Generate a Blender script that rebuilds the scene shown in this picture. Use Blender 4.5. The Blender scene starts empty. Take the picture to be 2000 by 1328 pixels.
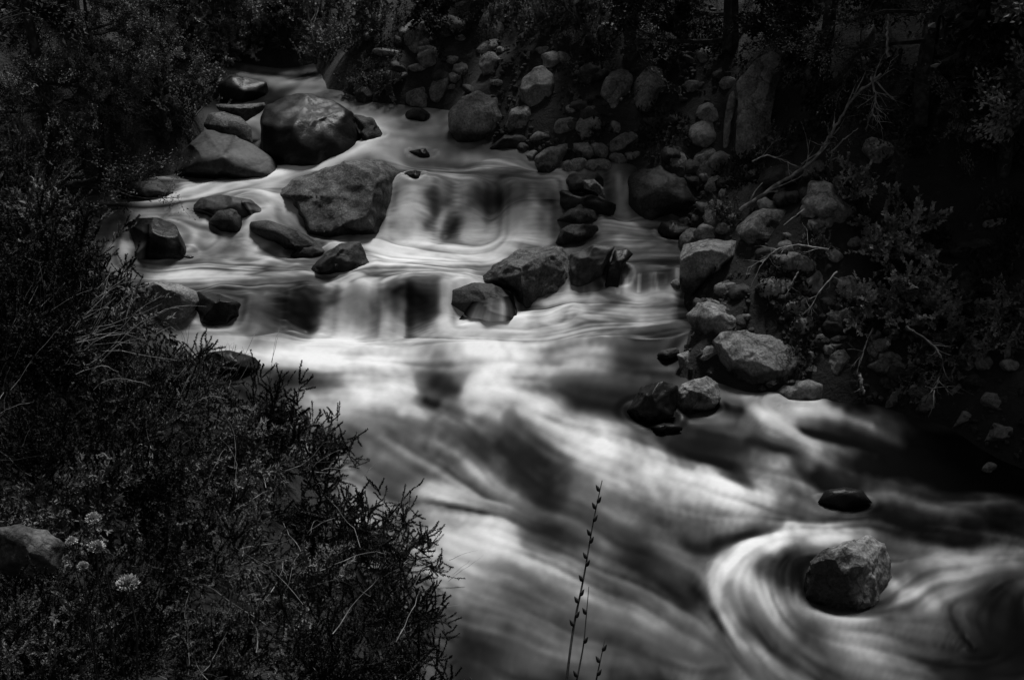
import bpy, math, random
import numpy as np
from mathutils import Vector, noise, Matrix

scn = bpy.context.scene
COL = scn.collection
R = math.radians

# ---------------------------------------------------------------- camera
CAM = np.array([0.0, 0.0, 3.6]); PITCH = R(22.0); FPX = 2222.0     # pixels of the 2000 px wide photograph
cam_d = bpy.data.cameras.new('camera'); cam = bpy.data.objects.new('camera', cam_d); COL.objects.link(cam)
cam_d.lens = 40.0; cam_d.sensor_width = 36.0; cam_d.clip_start = 0.05; cam_d.clip_end = 500
cam.location = CAM; cam.rotation_euler = (R(90) - PITCH, 0, 0)
scn.camera = cam
FW = np.array([0, math.cos(PITCH), -math.sin(PITCH)]); UP = np.array([0, math.sin(PITCH), math.cos(PITCH)]); RT = np.array([1.0, 0, 0])

# ---------------------------------------------------------------- light
SUN_EL, SUN_AZ = 65.0, 16.0        # azimuth measured from +Y (upstream) towards +X
w = bpy.data.worlds.new('World'); scn.world = w; w.use_nodes = True
nt = w.node_tree; bg = nt.nodes['Background']; bg.inputs['Strength'].default_value = 0.05
sky = nt.nodes.new('ShaderNodeTexSky'); sky.sky_type = 'NISHITA'; sky.sun_disc = False
sky.sun_elevation = R(SUN_EL); sky.sun_rotation = R(SUN_AZ)
bw = nt.nodes.new('ShaderNodeRGBToBW')                              # monochrome photograph: neutral light
nt.links.new(sky.outputs[0], bw.inputs[0]); nt.links.new(bw.outputs[0], bg.inputs['Color'])
sd = bpy.data.lights.new('sun', 'SUN'); sd.energy = 3.0; sd.angle = R(12); sd.color = (1, 1, 1)
so = bpy.data.objects.new('sun', sd); COL.objects.link(so)
sv = Vector((math.cos(R(SUN_EL)) * math.sin(R(SUN_AZ)), math.cos(R(SUN_EL)) * math.cos(R(SUN_AZ)), math.sin(R(SUN_EL))))
so.rotation_euler = sv.to_track_quat('Z', 'Y').to_euler()
scn.view_settings.view_transform = 'Standard'; scn.view_settings.look = 'None'
scn.view_settings.exposure = 0.6; scn.view_settings.gamma = 1.0
scn.render.engine = 'CYCLES'
scn.cycles.max_bounces = 5; scn.cycles.diffuse_bounces = 2

# ---------------------------------------------------------------- materials
def grey(v): return (v, v, v, 1)
def mat_new(name):
    m = bpy.data.materials.new(name); m.use_nodes = True
    return m, m.node_tree, m.node_tree.nodes['Principled BSDF']
def rock_mat(name, lo, hi, rough, bump=0.5, scale=6.0):
    m, t, b = mat_new(name); N = t.nodes.new; L = t.links.new
    tc = N('ShaderNodeTexCoord'); n1 = N('ShaderNodeTexNoise'); n1.inputs['Scale'].default_value = scale
    n1.inputs['Detail'].default_value = 8; n1.inputs['Roughness'].default_value = 0.72
    n2 = N('ShaderNodeTexNoise'); n2.inputs['Scale'].default_value = scale * 9; n2.inputs['Detail'].default_value = 6
    n2.inputs['Roughness'].default_value = 0.7
    vo = N('ShaderNodeTexVoronoi'); vo.feature = 'DISTANCE_TO_EDGE'; vo.inputs['Scale'].default_value = scale * 0.55
    warp = N('ShaderNodeMix'); warp.data_type = 'VECTOR'; warp.inputs['Factor'].default_value = 0.22
    L(tc.outputs['Object'], n1.inputs[0]); L(tc.outputs['Object'], n2.inputs[0])
    L(tc.outputs['Object'], warp.inputs[4]); L(n1.outputs['Color'], warp.inputs[5]); L(warp.outputs[1], vo.inputs[0])
    rp = N('ShaderNodeValToRGB'); rp.color_ramp.elements[0].position = 0.36; rp.color_ramp.elements[1].position = 0.66
    rp.color_ramp.elements[0].color = grey(lo); rp.color_ramp.elements[1].color = grey(hi)
    L(n1.outputs[0], rp.inputs[0])
    sp = N('ShaderNodeMapRange'); sp.inputs[1].default_value = 0.3; sp.inputs[2].default_value = 0.7
    sp.inputs[3].default_value = 0.3; sp.inputs[4].default_value = 1.8
    L(n2.outputs[0], sp.inputs[0])
    mu = N('ShaderNodeMixRGB'); mu.blend_type = 'MULTIPLY'; mu.inputs[0].default_value = 1
    L(rp.outputs[0], mu.inputs[1]); L(sp.outputs[0], mu.inputs[2])
    cr = N('ShaderNodeMapRange'); cr.inputs[1].default_value = 0; cr.inputs[2].default_value = 0.03
    cr.inputs[3].default_value = 0.35; cr.inputs[4].default_value = 1
    L(vo.outputs['Distance'], cr.inputs[0])
    mu2 = N('ShaderNodeMixRGB'); mu2.blend_type = 'MULTIPLY'; mu2.inputs[0].default_value = 0.85
    L(mu.outputs[0], mu2.inputs[1]); L(cr.outputs[0], mu2.inputs[2])
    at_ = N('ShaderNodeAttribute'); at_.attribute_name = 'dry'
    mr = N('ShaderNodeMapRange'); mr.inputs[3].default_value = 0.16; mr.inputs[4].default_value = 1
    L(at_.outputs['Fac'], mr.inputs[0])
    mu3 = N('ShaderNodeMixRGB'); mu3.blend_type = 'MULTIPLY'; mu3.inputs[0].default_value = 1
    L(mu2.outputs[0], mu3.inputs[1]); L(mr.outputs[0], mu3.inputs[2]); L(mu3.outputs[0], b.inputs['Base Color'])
    rr = N('ShaderNodeMapRange'); rr.inputs[3].default_value = 0.24; rr.inputs[4].default_value = rough
    L(at_.outputs['Fac'], rr.inputs[0]); L(rr.outputs[0], b.inputs['Roughness'])
    ad = N('ShaderNodeMath'); ad.operation = 'ADD'; sc_ = N('ShaderNodeMath'); sc_.operation = 'MULTIPLY'; sc_.inputs[1].default_value = 0.35
    L(n2.outputs[0], sc_.inputs[0]); L(sc_.outputs[0], ad.inputs[0])
    c2 = N('ShaderNodeMath'); c2.operation = 'MULTIPLY'; c2.inputs[1].default_value = 0.6
    L(cr.outputs[0], c2.inputs[0])
    a2 = N('ShaderNodeMath'); a2.operation = 'ADD'; L(n1.outputs[0], a2.inputs[0]); L(c2.outputs[0], a2.inputs[1]); L(a2.outputs[0], ad.inputs[1])
    bp = N('ShaderNodeBump'); bp.inputs['Strength'].default_value = bump; bp.inputs['Distance'].default_value = 0.045
    L(ad.outputs[0], bp.inputs['Height']); L(bp.outputs[0], b.inputs['Normal'])
    b.inputs['Specular IOR Level'].default_value = 0.2
    return m
MAT = {}
MAT['pale'] = rock_mat('pale_rock', 0.025, 0.12, 0.75, 0.6, 7)
MAT['mid'] = rock_mat('grey_rock', 0.010, 0.05, 0.7, 0.5, 6)
MAT['smooth'] = rock_mat('smooth_rock', 0.02, 0.045, 0.6, 0.12, 3)
MAT['bank'] = rock_mat('bank_rock', 0.07, 0.22, 0.75, 0.6, 6)
MAT['bank_smooth'] = rock_mat('smooth_bank_rock', 0.10, 0.19, 0.7, 0.25, 4)
MAT['dark'] = rock_mat('dark_rock', 0.012, 0.035, 0.6, 0.4, 6)
MAT['wet'] = rock_mat('wet_black_rock', 0.004, 0.012, 0.4, 0.25, 5)
def plain_mat(name, lo, hi, rough=0.7, scale=12, trans=0.0, spec=0.12):
    m, t, b = mat_new(name); N = t.nodes.new; L = t.links.new
    tc = N('ShaderNodeTexCoord'); n1 = N('ShaderNodeTexNoise'); n1.inputs['Scale'].default_value = scale; n1.inputs['Detail'].default_value = 4
    rp = N('ShaderNodeValToRGB'); rp.color_ramp.elements[0].position = 0.45; rp.color_ramp.elements[1].position = 0.64
    rp.color_ramp.elements[0].color = grey(lo); rp.color_ramp.elements[1].color = grey(hi)
    L(tc.outputs['Object'], n1.inputs[0]); L(n1.outputs[0], rp.inputs[0]); L(rp.outputs[0], b.inputs['Base Color'])
    b.inputs['Roughness'].default_value = rough; b.inputs['Specular IOR Level'].default_value = spec
    return m
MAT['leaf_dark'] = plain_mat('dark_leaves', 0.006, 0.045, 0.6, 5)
MAT['leaf_mid'] = plain_mat('shrub_leaves', 0.010, 0.17, 0.6, 6)
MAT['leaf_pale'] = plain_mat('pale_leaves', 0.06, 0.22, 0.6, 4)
MAT['leaf_painted_sun'] = plain_mat('painted_sun_leaves', 0.10, 0.38, 0.6, 4)  # leaf colour lightened to stand in for sunlight
MAT['bark'] = plain_mat('bark', 0.02, 0.06, 0.85, 14)
MAT['twig'] = plain_mat('dry_twig', 0.05, 0.14, 0.8, 20)
MAT['deadwood'] = plain_mat('dead_wood', 0.14, 0.32, 0.8, 20)
MAT['twig_dark'] = plain_mat('dark_twig', 0.02, 0.05, 0.8, 20)
MAT['petal'] = plain_mat('pale_petals', 0.3, 0.6, 0.7, 30)
# bank soil
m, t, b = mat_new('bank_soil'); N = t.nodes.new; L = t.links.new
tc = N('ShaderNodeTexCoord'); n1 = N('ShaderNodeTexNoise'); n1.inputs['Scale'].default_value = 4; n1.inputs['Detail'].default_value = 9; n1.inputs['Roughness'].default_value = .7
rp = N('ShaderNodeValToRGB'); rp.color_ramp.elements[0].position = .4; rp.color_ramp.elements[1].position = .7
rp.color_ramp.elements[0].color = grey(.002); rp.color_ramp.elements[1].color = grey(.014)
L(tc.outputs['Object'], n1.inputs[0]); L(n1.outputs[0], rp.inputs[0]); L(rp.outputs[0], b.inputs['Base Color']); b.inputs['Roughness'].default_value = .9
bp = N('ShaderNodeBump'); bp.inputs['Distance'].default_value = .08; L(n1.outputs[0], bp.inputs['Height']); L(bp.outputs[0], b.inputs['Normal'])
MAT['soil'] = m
# water: dark water under white foam, foam plus painted light and shade in one vertex attribute
m, t, b = mat_new('foaming_water'); N = t.nodes.new; L = t.links.new
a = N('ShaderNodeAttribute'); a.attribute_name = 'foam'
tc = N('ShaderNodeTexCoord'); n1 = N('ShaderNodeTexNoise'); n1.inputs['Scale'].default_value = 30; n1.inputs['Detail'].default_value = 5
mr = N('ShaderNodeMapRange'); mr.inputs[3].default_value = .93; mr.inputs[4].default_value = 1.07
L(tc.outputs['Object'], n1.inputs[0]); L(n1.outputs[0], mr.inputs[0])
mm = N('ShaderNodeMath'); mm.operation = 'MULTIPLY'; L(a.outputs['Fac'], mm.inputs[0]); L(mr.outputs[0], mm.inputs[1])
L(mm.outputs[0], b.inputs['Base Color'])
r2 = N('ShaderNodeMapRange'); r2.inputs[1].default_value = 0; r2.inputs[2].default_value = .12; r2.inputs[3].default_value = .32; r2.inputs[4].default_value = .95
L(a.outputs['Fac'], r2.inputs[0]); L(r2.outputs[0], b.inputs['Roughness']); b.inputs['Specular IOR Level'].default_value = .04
MAT['water'] = m

# ---------------------------------------------------------------- helpers
def tag(o, label=None, cat=None, group=None, kind=None):
    if label: o['label'] = label
    if cat: o['category'] = cat
    if group: o['group'] = group
    if kind: o['kind'] = kind
    return o
def mesh_np(name, V, F, mat, smooth=False, attrs=None):
    """V (n,3), F (m,k) with constant k"""
    V = np.asarray(V, dtype=np.float32); F = np.asarray(F, dtype=np.int32); k = F.shape[1]
    me = bpy.data.meshes.new(name); me.vertices.add(len(V)); me.vertices.foreach_set('co', V.ravel())
    me.loops.add(F.size); me.loops.foreach_set('vertex_index', F.ravel())
    me.polygons.add(len(F)); me.polygons.foreach_set('loop_start', np.arange(0, F.size, k, dtype=np.int32))
    me.polygons.foreach_set('loop_total', np.full(len(F), k, dtype=np.int32))
    me.polygons.foreach_set('use_smooth', np.full(len(F), bool(smooth)))
    if attrs:
        for an, av in attrs.items():
            at = me.attributes.new(an, 'FLOAT', 'POINT'); at.data.foreach_set('value', np.asarray(av, dtype=np.float32))
    me.update(calc_edges=True); me.validate(); me.materials.append(mat)
    return me
def obj(name, me, parent=None, loc=None):
    o = bpy.data.objects.new(name, me); COL.objects.link(o)
    if parent: o.parent = parent
    if loc is not None: o.location = loc
    return o
def empty(name, loc, rz=0, sc=1):
    o = bpy.data.objects.new(name, None); COL.objects.link(o); o.location = loc; o.rotation_euler = (0, 0, rz); o.scale = (sc,) * 3
    o.empty_display_size = .1
    return o

def ray(px, py):
    return FW + (px - 1000) / FPX * RT + (664 - py) / FPX * UP
def pz(px, py, z):
    d = ray(px, py); t = (z - CAM[2]) / d[2]; return CAM + d * t
def pd(px, py, d):
    """point at forward distance d"""
    return CAM + ray(px, py) * d

class RBF:
    def __init__(s, P, Z):
        s.P = np.array(P, float)[:, :2]; Z = np.array(Z, float); n = len(Z)
        A = np.zeros((n + 3, n + 3)); D = np.sqrt(((s.P[:, None] - s.P[None]) ** 2).sum(-1) + 0.002)
        A[:n, :n] = -D; A[:n, n] = 1; A[:n, n + 1:] = s.P; A[n, :n] = 1; A[n + 1:, :n] = s.P.T
        A[:n, :n] -= np.eye(n) * 0.0
        s.w = np.linalg.solve(A, np.concatenate([Z, np.zeros(3)]))
    def __call__(s, X, Y):
        sh = X.shape; X = X.ravel(); Y = Y.ravel(); out = np.full(len(X), s.w[-3]) + s.w[-2] * X + s.w[-1] * Y
        for (a, b_), ww in zip(s.P, s.w): out -= ww * np.sqrt((X - a) ** 2 + (Y - b_) ** 2 + 0.002)
        return out.reshape(sh)

# ---------------------------------------------------------------- water surface levels (photo px, px, metres)
WC = [
 (500,1500,-.05),(1000,1500,-.05),(1500,1500,-.05),(2100,1500,-.05),
 (700,1328,0),(1100,1328,0),(1500,1328,0.0),(2000,1328,0),(2400,1328,0),
 (850,1150,.03),(1200,1150,.03),(1700,1200,.0),(2000,1180,.0),(1480,1080,.08),
 (800,1000,.07),(1100,1000,.06),(1400,1000,.08),(1700,1010,.06),(2000,1000,.03),(2400,1000,.02),
 (700,830,.16),(900,830,.14),(1100,830,.16),(1300,850,.15),(1500,850,.13),(1750,850,.09),(1900,900,.06),(2100,950,.03),
 (550,720,.26),(700,720,.25),(860,740,.22),(1000,720,.26),(1150,740,.24),(1300,740,.24),(1450,780,.19),(1700,790,.14),(1600,800,.16),
 (480,650,.36),(600,642,.33),(700,640,.33),(800,640,.33),(900,640,.35),(1010,640,.36),(1100,640,.36),(1200,640,.38),(1320,640,.4),
 (360,650,.38),(430,560,.60),(520,562,.60),(600,565,.59),(700,563,.6),(800,560,.61),(900,545,.62),(860,560,.60),
 (1040,600,.45),(1120,590,.5),(1250,572,.53),(1330,575,.53),(1130,575,.52),
 (1140,535,.64),(1200,535,.66),(1260,535,.66),(1320,535,.66),(1250,480,.78),(1330,480,.78),(1200,470,.8),(1200,428,.89),(1250,425,.9),(1330,428,.9),
 (1205,420,.9),(1222,420,.9),(1205,345,1.2),(1225,345,1.2),(1240,330,1.24),
 (300,530,.62),(450,520,.64),(200,530,.64),(560,520,.66),(650,540,.64),(760,520,.67),
 (780,478,.71),(850,482,.70),(930,485,.70),(1000,488,.70),(1060,485,.7),(720,470,.74),
 (790,362,1.12),(850,358,1.14),(930,359,1.13),(1000,356,1.15),(1080,358,1.14),(850,420,.9),(960,425,.86),(1040,420,.92),
 (800,325,1.18),(900,325,1.19),(1050,335,1.17),
 (740,300,1.28),(900,280,1.32),(1000,300,1.28),(750,240,1.42),(850,230,1.45),(700,205,1.5),(640,200,1.52),(800,205,1.52),
 (600,335,1.12),(520,350,1.08),(450,350,1.08),(380,375,1.02),(350,400,.97),(200,400,.95),(100,400,.95),(480,385,1.02),(540,405,.95),(560,440,.84),
 (220,500,.71),(300,500,.7),(400,460,.8),(450,490,.71),(400,430,.88),(220,430,.9),(530,490,.71),
 (500,190,1.48),(500,140,1.62),(600,140,1.62),(430,140,1.62),(550,120,1.68),(420,225,1.36),(470,225,1.36),(440,250,1.3),
 (550,60,1.95),(800,120,1.8),(1000,200,1.6),
]
WP = [pz(a, b_, z) for a, b_, z in WC]
fw_ = RBF(WP, [c[2] for c in WC])
# ---------------------------------------------------------------- bank levels: rising away from the shoreline
WCd = fw_
SHORE = [(615,122),(640,175),(700,196),(800,203),(878,215),(885,262),(950,285),(1035,300),(1150,318),(1240,326),(1245,412),(1330,424),(1345,480),(1338,570),(1348,640),(1325,730),(1420,748),(1500,780),(1720,795),(1850,830),(1900,870),(2100,960),(2500,1100),(2500,1420),(760,1420),(720,1150),(660,1010),(570,900),(450,800),(350,740),(310,660),(250,600),(180,545),(110,500),(90,420),(160,392),(330,345),(392,300),(400,220),(385,140),(400,122)]
def shore_pt(px, py):
    d = ray(px, py); y = np.linspace(3, 14.4, 2300); x = d[0] / d[1] * y; z = fw_(x, y); h = np.nonzero(z >= CAM[2] + d[2] / d[1] * y)[0]
    k = h[0] if len(h) else -1
    return np.array([x[k], y[k], z[k]])
SP = np.array([shore_pt(*q) for q in SHORE])
def ft_(X, Y):
    sh = X.shape; X = X.ravel(); Y = Y.ravel(); D2 = np.full(len(X), 1e9); ins = np.zeros(len(X), bool); n = len(SP)
    num = np.zeros(len(X)); den = np.zeros(len(X))
    for i in range(n):
        A, B = SP[i], SP[(i + 1) % n]; dx, dy = B[0] - A[0], B[1] - A[1]; L2 = dx * dx + dy * dy
        u = np.clip(((X - A[0]) * dx + (Y - A[1]) * dy) / L2, 0, 1); d2 = (X - A[0] - u * dx) ** 2 + (Y - A[1] - u * dy) ** 2
        D2 = np.minimum(D2, d2); wt = math.sqrt(L2) / (d2 + .02) ** 2; num += wt * (A[2] + u * (B[2] - A[2])); den += wt
        c = (A[1] > Y) != (B[1] > Y); xi = A[0] + (Y - A[1]) / (dy if abs(dy) > 1e-9 else 1e-9) * dx; ins ^= c & (X < xi)
    lvl = num / den; d = np.sqrt(D2)
    sl = .42 + .43 / (1 + np.exp(-(Y - 5.2) * 1.6)); sl = sl + .25 * (X < -1.2) * np.clip(-X - 1.2, 0, 1) * (Y > 2)
    lf = 1 / (1 + np.exp((X + .35) * 8)) / (1 + np.exp((Y - 6.8) * 2)) / (1 + np.exp(-(Y - 2.2) * 3))
    H = 9 * (1 - lf) + 1.5 * lf; sl = sl * (1 - lf) + 1.25 * lf
    up = H * (1 - np.exp(-sl * d / H)) - .02 + .12 * (1 - np.exp(-d / .12))
    z = np.where(ins, lvl - .45 * (1 - np.exp(-d / .25)) - .02, lvl + up)
    z += np.where(ins, 0, np.minimum(d, 1)) * (.10 * np.sin(X * 2.3 + Y * 1.1) * np.sin(Y * 1.9 - X * .7))
    return z.reshape(sh)

# fan-shaped vertex layout: rows packed where the falls are
rows = np.concatenate([2.0 * (8.1 / 2.0) ** np.linspace(0, 1, 400, endpoint=False), np.linspace(8.1, 10.2, 380, endpoint=False), np.linspace(10.2, 14.5, 110)])
colsr = np.linspace(-.66, .66, 760)
YY, SS = np.meshgrid(rows, colsr, indexing='ij'); XX = SS * YY
ZW0 = fw_(XX, YY)
def blur(A, n, ax=None):
    for _ in range(n):
        if ax in (None, 0): A = (np.concatenate([A[:1], A[:-1]], 0) + 2 * A + np.concatenate([A[1:], A[-1:]], 0)) / 4
        if ax in (None, 1): A = (np.concatenate([A[:, :1], A[:, :-1]], 1) + 2 * A + np.concatenate([A[:, 1:], A[:, -1:]], 1)) / 4
    return A
ZT0 = ft_(XX, YY)
def sample(G, x, y):
    r = np.clip(np.interp(y, rows, np.arange(len(rows))), 0, len(rows) - 1.001); c = np.clip((x / y + .66) / 1.32 * (len(colsr) - 1), 0, len(colsr) - 1.001)
    i = int(r); j = int(c); fr = r - i; fc = c - j
    return (G[i, j] * (1 - fc) + G[i, j + 1] * fc) * (1 - fr) + (G[i + 1, j] * (1 - fc) + G[i + 1, j + 1] * fc) * fr
def at(px, py, water=False):
    """where the line of sight through a photo pixel meets the water or the bank"""
    d = ray(px, py); s = d[0] / d[1]; c = np.clip((s + .66) / 1.32 * (len(colsr) - 1), 0, len(colsr) - 1.001); j = int(c)
    zs = ZW0[:, j] if water else np.maximum(ZW0[:, j], ZT0[:, j])
    zr = CAM[2] + d[2] / d[1] * rows
    hit = np.nonzero(zs >= zr)[0]
    y = rows[hit[0]] if len(hit) and hit[0] > 0 else (rows[-1] if not len(hit) else rows[0])
    return CAM + d * (y / d[1])

# ---------------------------------------------------------------- foam strokes with light and shade painted in: (tone, width, points along the current)
FO = []
def F(g, r, *pts, a=1.0, k=2.2): FO.append((g, r, pts, a, k))
F(.34,110,(1000,1328),(1000,100)); F(.30,200,(700,700),(1300,1000),(1900,1150))
# far and upper stream
F(.05,50,(420,190),(560,190)); F(.4,22,(420,135),(520,150),(600,150)); F(.06,14,(440,172),(500,180)); F(.36,14,(540,172),(600,178)); F(.28,18,(400,240),(480,250)); F(.4,9,(488,245),(492,275))
F(.30,22,(640,205),(700,212),(790,212)); F(.33,22,(750,240),(850,250),(880,240)); F(.36,26,(740,265),(860,262)); F(.55,20,(725,295),(770,300)); F(.30,26,(880,285),(960,300))
F(.28,22,(980,310),(1050,330)); F(.40,16,(800,315),(900,318)); F(.16,16,(890,275),(930,278),a=.6); F(.44,10,(740,326),(880,330),(1040,345)); F(.2,13,(800,340),(900,345),(1020,345)); F(.3,8,(790,355),(1080,357))
F(.44,12,(840,228),(870,238))
# main fall, painted lighter to make up for its unlit face
F(.42,45,(820,400),(1060,400)); F(.62,20,(806,365),(792,410),(775,450)); F(.15,20,(845,380),(838,430)); F(.24,30,(940,372),(965,385)); F(.13,16,(930,405),(975,408)); F(.14,16,(890,425),(870,460)); F(.2,10,(828,450),(832,475)); F(.5,12,(895,395),(868,415),(855,450)); F(.45,12,(905,420),(915,450)); F(.4,10,(900,365),(900,390))
F(.42,24,(1030,370),(1030,390)); F(.66,24,(1045,410),(1035,470)); F(.52,22,(1000,430),(990,480)); F(.36,16,(1070,385),(1075,400)); F(.62,26,(770,470),(900,490),(1040,490)); F(.5,20,(700,455),(670,465)); F(.35,12,(880,470),(900,478),a=.6)
# middle pool
F(.64,38,(760,500),(900,520)); F(.6,26,(800,545),(900,540),(960,500)); F(.44,26,(640,560),(540,560)); F(.55,16,(740,540),(690,560)); F(.42,18,(560,540),(500,545))
# left arm
F(.5,18,(590,330),(520,348),(440,360)); F(.6,9,(520,347),(545,345)); F(.42,20,(400,380),(300,405),(180,402)); F(.56,10,(440,362),(380,385)); F(.34,28,(200,430),(190,480)); F(.5,14,(250,450),(248,490)); F(.42,24,(230,520),(330,528)); F(.28,20,(400,440),(350,430))
F(.38,22,(420,455),(480,475)); F(.3,16,(440,480),(400,500)); F(.5,18,(530,490),(560,515),(470,505)); F(.58,14,(270,535),(400,540),(500,535)); F(.5,18,(520,400),(560,420),(585,440)); F(.6,12,(560,410),(600,440)); F(.3,10,(480,395),(520,400))
F(.22,14,(380,500),(330,510)); F(.34,14,(560,560),(440,555)); F(.42,8,(420,510),(520,525),a=.7)
F(.15,18,(250,370),(330,372)); F(.42,10,(340,385),(310,392))
# second fall
F(.36,22,(470,575),(560,590),(640,585)); F(.34,26,(560,605),(640,610)); F(.5,7,(520,575),(600,590),(660,585)); F(.55,6,(700,553),(900,545)); F(.12,14,(565,622),(605,640)); F(.2,16,(540,600),(520,585)); F(.46,10,(510,600),(500,625)); F(.5,16,(660,590),(655,630)); F(.68,22,(712,575),(695,630)); F(.6,30,(760,580),(760,640)); F(.8,10,(700,570),(860,556)); F(.68,26,(820,580),(830,630))
F(.5,10,(610,575),(605,600),a=.6); F(.36,16,(360,645),(450,650)); F(.08,7,(390,640),(460,640)); F(.55,8,(440,632),(500,625))
# foot of the hollow rock
F(.75,18,(850,620),(880,640)); F(.98,10,(930,634),(1010,633)); F(.8,14,(880,650),(1020,645)); F(.7,20,(1060,640),(1110,625))
# rapids
F(.42,26,(400,668),(480,665)); F(.5,26,(520,690),(600,700)); F(.6,30,(600,670),(800,665)); F(.62,30,(650,740),(760,745)); F(.4,18,(500,730),(560,780)); F(.52,24,(620,790),(700,790)); F(.36,14,(760,700),(860,690)); F(.66,18,(700,710),(780,725)); F(.66,24,(900,690),(1060,690)); F(.6,24,(980,740),(1080,730))
F(.22,20,(830,740),(900,745)); F(.06,20,(830,765),(880,775)); F(.16,10,(690,780),(760,800),(820,800)); F(.6,18,(740,770),(790,775),a=.8); F(.55,20,(940,780),(1000,790)); F(.45,20,(1050,790),(1110,810)); F(.62,22,(1100,680),(1180,660)); F(.58,20,(1040,610),(1150,600)); F(.42,22,(1180,600),(1320,600)); F(.5,8,(1130,575),(1330,580))
F(.34,14,(1150,620),(1250,625)); F(.5,12,(1200,655),(1330,640)); F(.07,24,(1210,690),(1290,690)); F(.3,10,(1220,720),(1330,700)); F(.2,10,(1270,670),(1340,670)); F(.4,14,(1130,720),(1200,735)); F(.05,34,(1180,780),(1290,800)); F(.05,20,(1130,810),(1200,825)); F(.22,12,(1110,760),(1130,800)); F(.3,12,(1170,745),(1240,755))
# below; darkening towards the bottom edge of the view painted in
F(.32,28,(700,850),(760,900)); F(.38,22,(760,840),(860,880)); F(.16,20,(900,820),(960,830)); F(.4,16,(860,800),(930,860),(960,900)); F(.1,24,(940,880),(1010,920),(1080,960)); F(.36,20,(860,920),(920,950)); F(.2,22,(730,930),(820,960)); F(.34,14,(1010,850),(1040,900)); F(.14,16,(1010,830),(1060,850)); F(.48,18,(1000,800),(1060,850),(1120,890))
F(.66,30,(1120,850),(1230,900),(1330,930),(1440,960)); F(.6,24,(1180,835),(1330,870),(1450,905)); F(.4,16,(1450,905),(1560,930),(1640,940)); F(.5,24,(1130,930),(1260,975),(1400,1010)); F(.28,14,(1080,930),(1180,970),(1250,1010)); F(.56,20,(1480,960),(1560,985)); F(.6,9,(1560,940),(1575,975),(1600,1000)); F(.3,12,(1360,960),(1460,1000),a=.7)
F(.58,22,(820,1000),(950,1005),(1040,1040)); F(.5,30,(850,1060),(960,1090)); F(.44,24,(1050,1080),(1150,1120)); F(.2,22,(1060,1000),(1150,1040),(1240,1090)); F(.4,18,(1240,1030),(1380,1070)); F(.5,14,(1200,1000),(1340,1040)); F(.16,24,(1180,1090),(1290,1130),(1370,1170)); F(.34,22,(1080,1150),(1200,1190)); F(.46,26,(880,1140),(980,1190)); F(.3,30,(950,1210),(1080,1260)); F(.34,18,(1220,1170),(1330,1230)); F(.12,34,(900,1270),(1000,1310)); F(.07,34,(1080,1320),(1250,1320)); F(.26,14,(1100,1220),(1240,1290)); F(.12,18,(1250,1250),(1330,1300)); F(.3,16,(1340,1060),(1420,1050))
# curl round the near boulder; corner darkening painted in
F(.14,12,(1370,1040),(1480,1030),(1560,1030),a=.8); F(.6,13,(1660,1046),(1560,1055),(1480,1075),(1420,1105)); F(.54,24,(1420,1110),(1395,1160),(1415,1220),(1470,1280)); F(.5,22,(1470,1110),(1480,1170),(1540,1230)); F(.3,16,(1440,1200),(1500,1290),(1560,1330)); F(.05,18,(1540,1100),(1540,1180)); F(.28,14,(1515,1090),(1500,1150)); F(.1,14,(1460,1240),(1520,1310)); F(.6,26,(1590,1240),(1640,1280)); F(.45,22,(1560,1210),(1650,1220)); F(.4,22,(1660,1310),(1760,1320)); F(.12,16,(1700,1200),(1760,1190)); F(.3,18,(1720,1240),(1800,1260)); F(.58,20,(1765,1160),(1800,1120),(1860,1110)); F(.5,16,(1860,1105),(1960,1105),(2010,1100)); F(.45,16,(1755,1075),(1800,1090)); F(.42,20,(1850,1160),(1920,1140)); F(.3,18,(1870,1200),(1910,1240)); F(.05,34,(1960,1200),(1960,1260)); F(.06,30,(1840,1310),(1990,1310)); F(.03,24,(1340,1320),(1400,1320)); F(.12,14,(1550,1290),(1600,1330))
# right-hand water
F(.45,13,(1610,1005),(1720,1000),(1830,1030),(1900,1045)); F(.42,11,(1640,990),(1720,962),(1800,975)); F(.4,14,(1800,985),(1880,1000),(1980,985)); F(.3,12,(1960,1010),(2010,1050)); F(.1,14,(1780,1050),(1900,1075)); F(.1,12,(1880,1020),(1990,1050)); F(.2,10,(1700,1020),(1800,1050)); F(.25,12,(1940,980),(2000,970))
F(.03,45,(1860,920),(2010,925)); F(.03,30,(1700,900),(1800,940)); F(.05,14,(1340,850),(1480,880),(1600,925)); F(.06,12,(1640,850),(1720,880)); F(.03,22,(1720,950),(1560,905))
F(.52,13,(1470,800),(1520,840),(1590,880),(1680,915)); F(.55,10,(1540,805),(1620,810),(1700,835)); F(.4,8,(1690,840),(1760,860)); F(.5,9,(1475,830),(1490,795),(1520,785)); F(.25,12,(1420,770),(1470,775)); F(.03,10,(1405,790),(1445,795)); F(.28,9,(1560,830),(1600,830)); F(.05,8,(1580,845),(1680,862)); F(.3,6,(1620,855),(1650,858)); F(.24,8,(1680,915),(1800,940)); F(.14,20,(1780,800),(1900,870),a=.9); F(.03,26,(1800,860),(1900,900))
F(.32,10,(1400,830),(1480,845),a=.7); F(.24,8,(1700,870),(1780,895))
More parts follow.
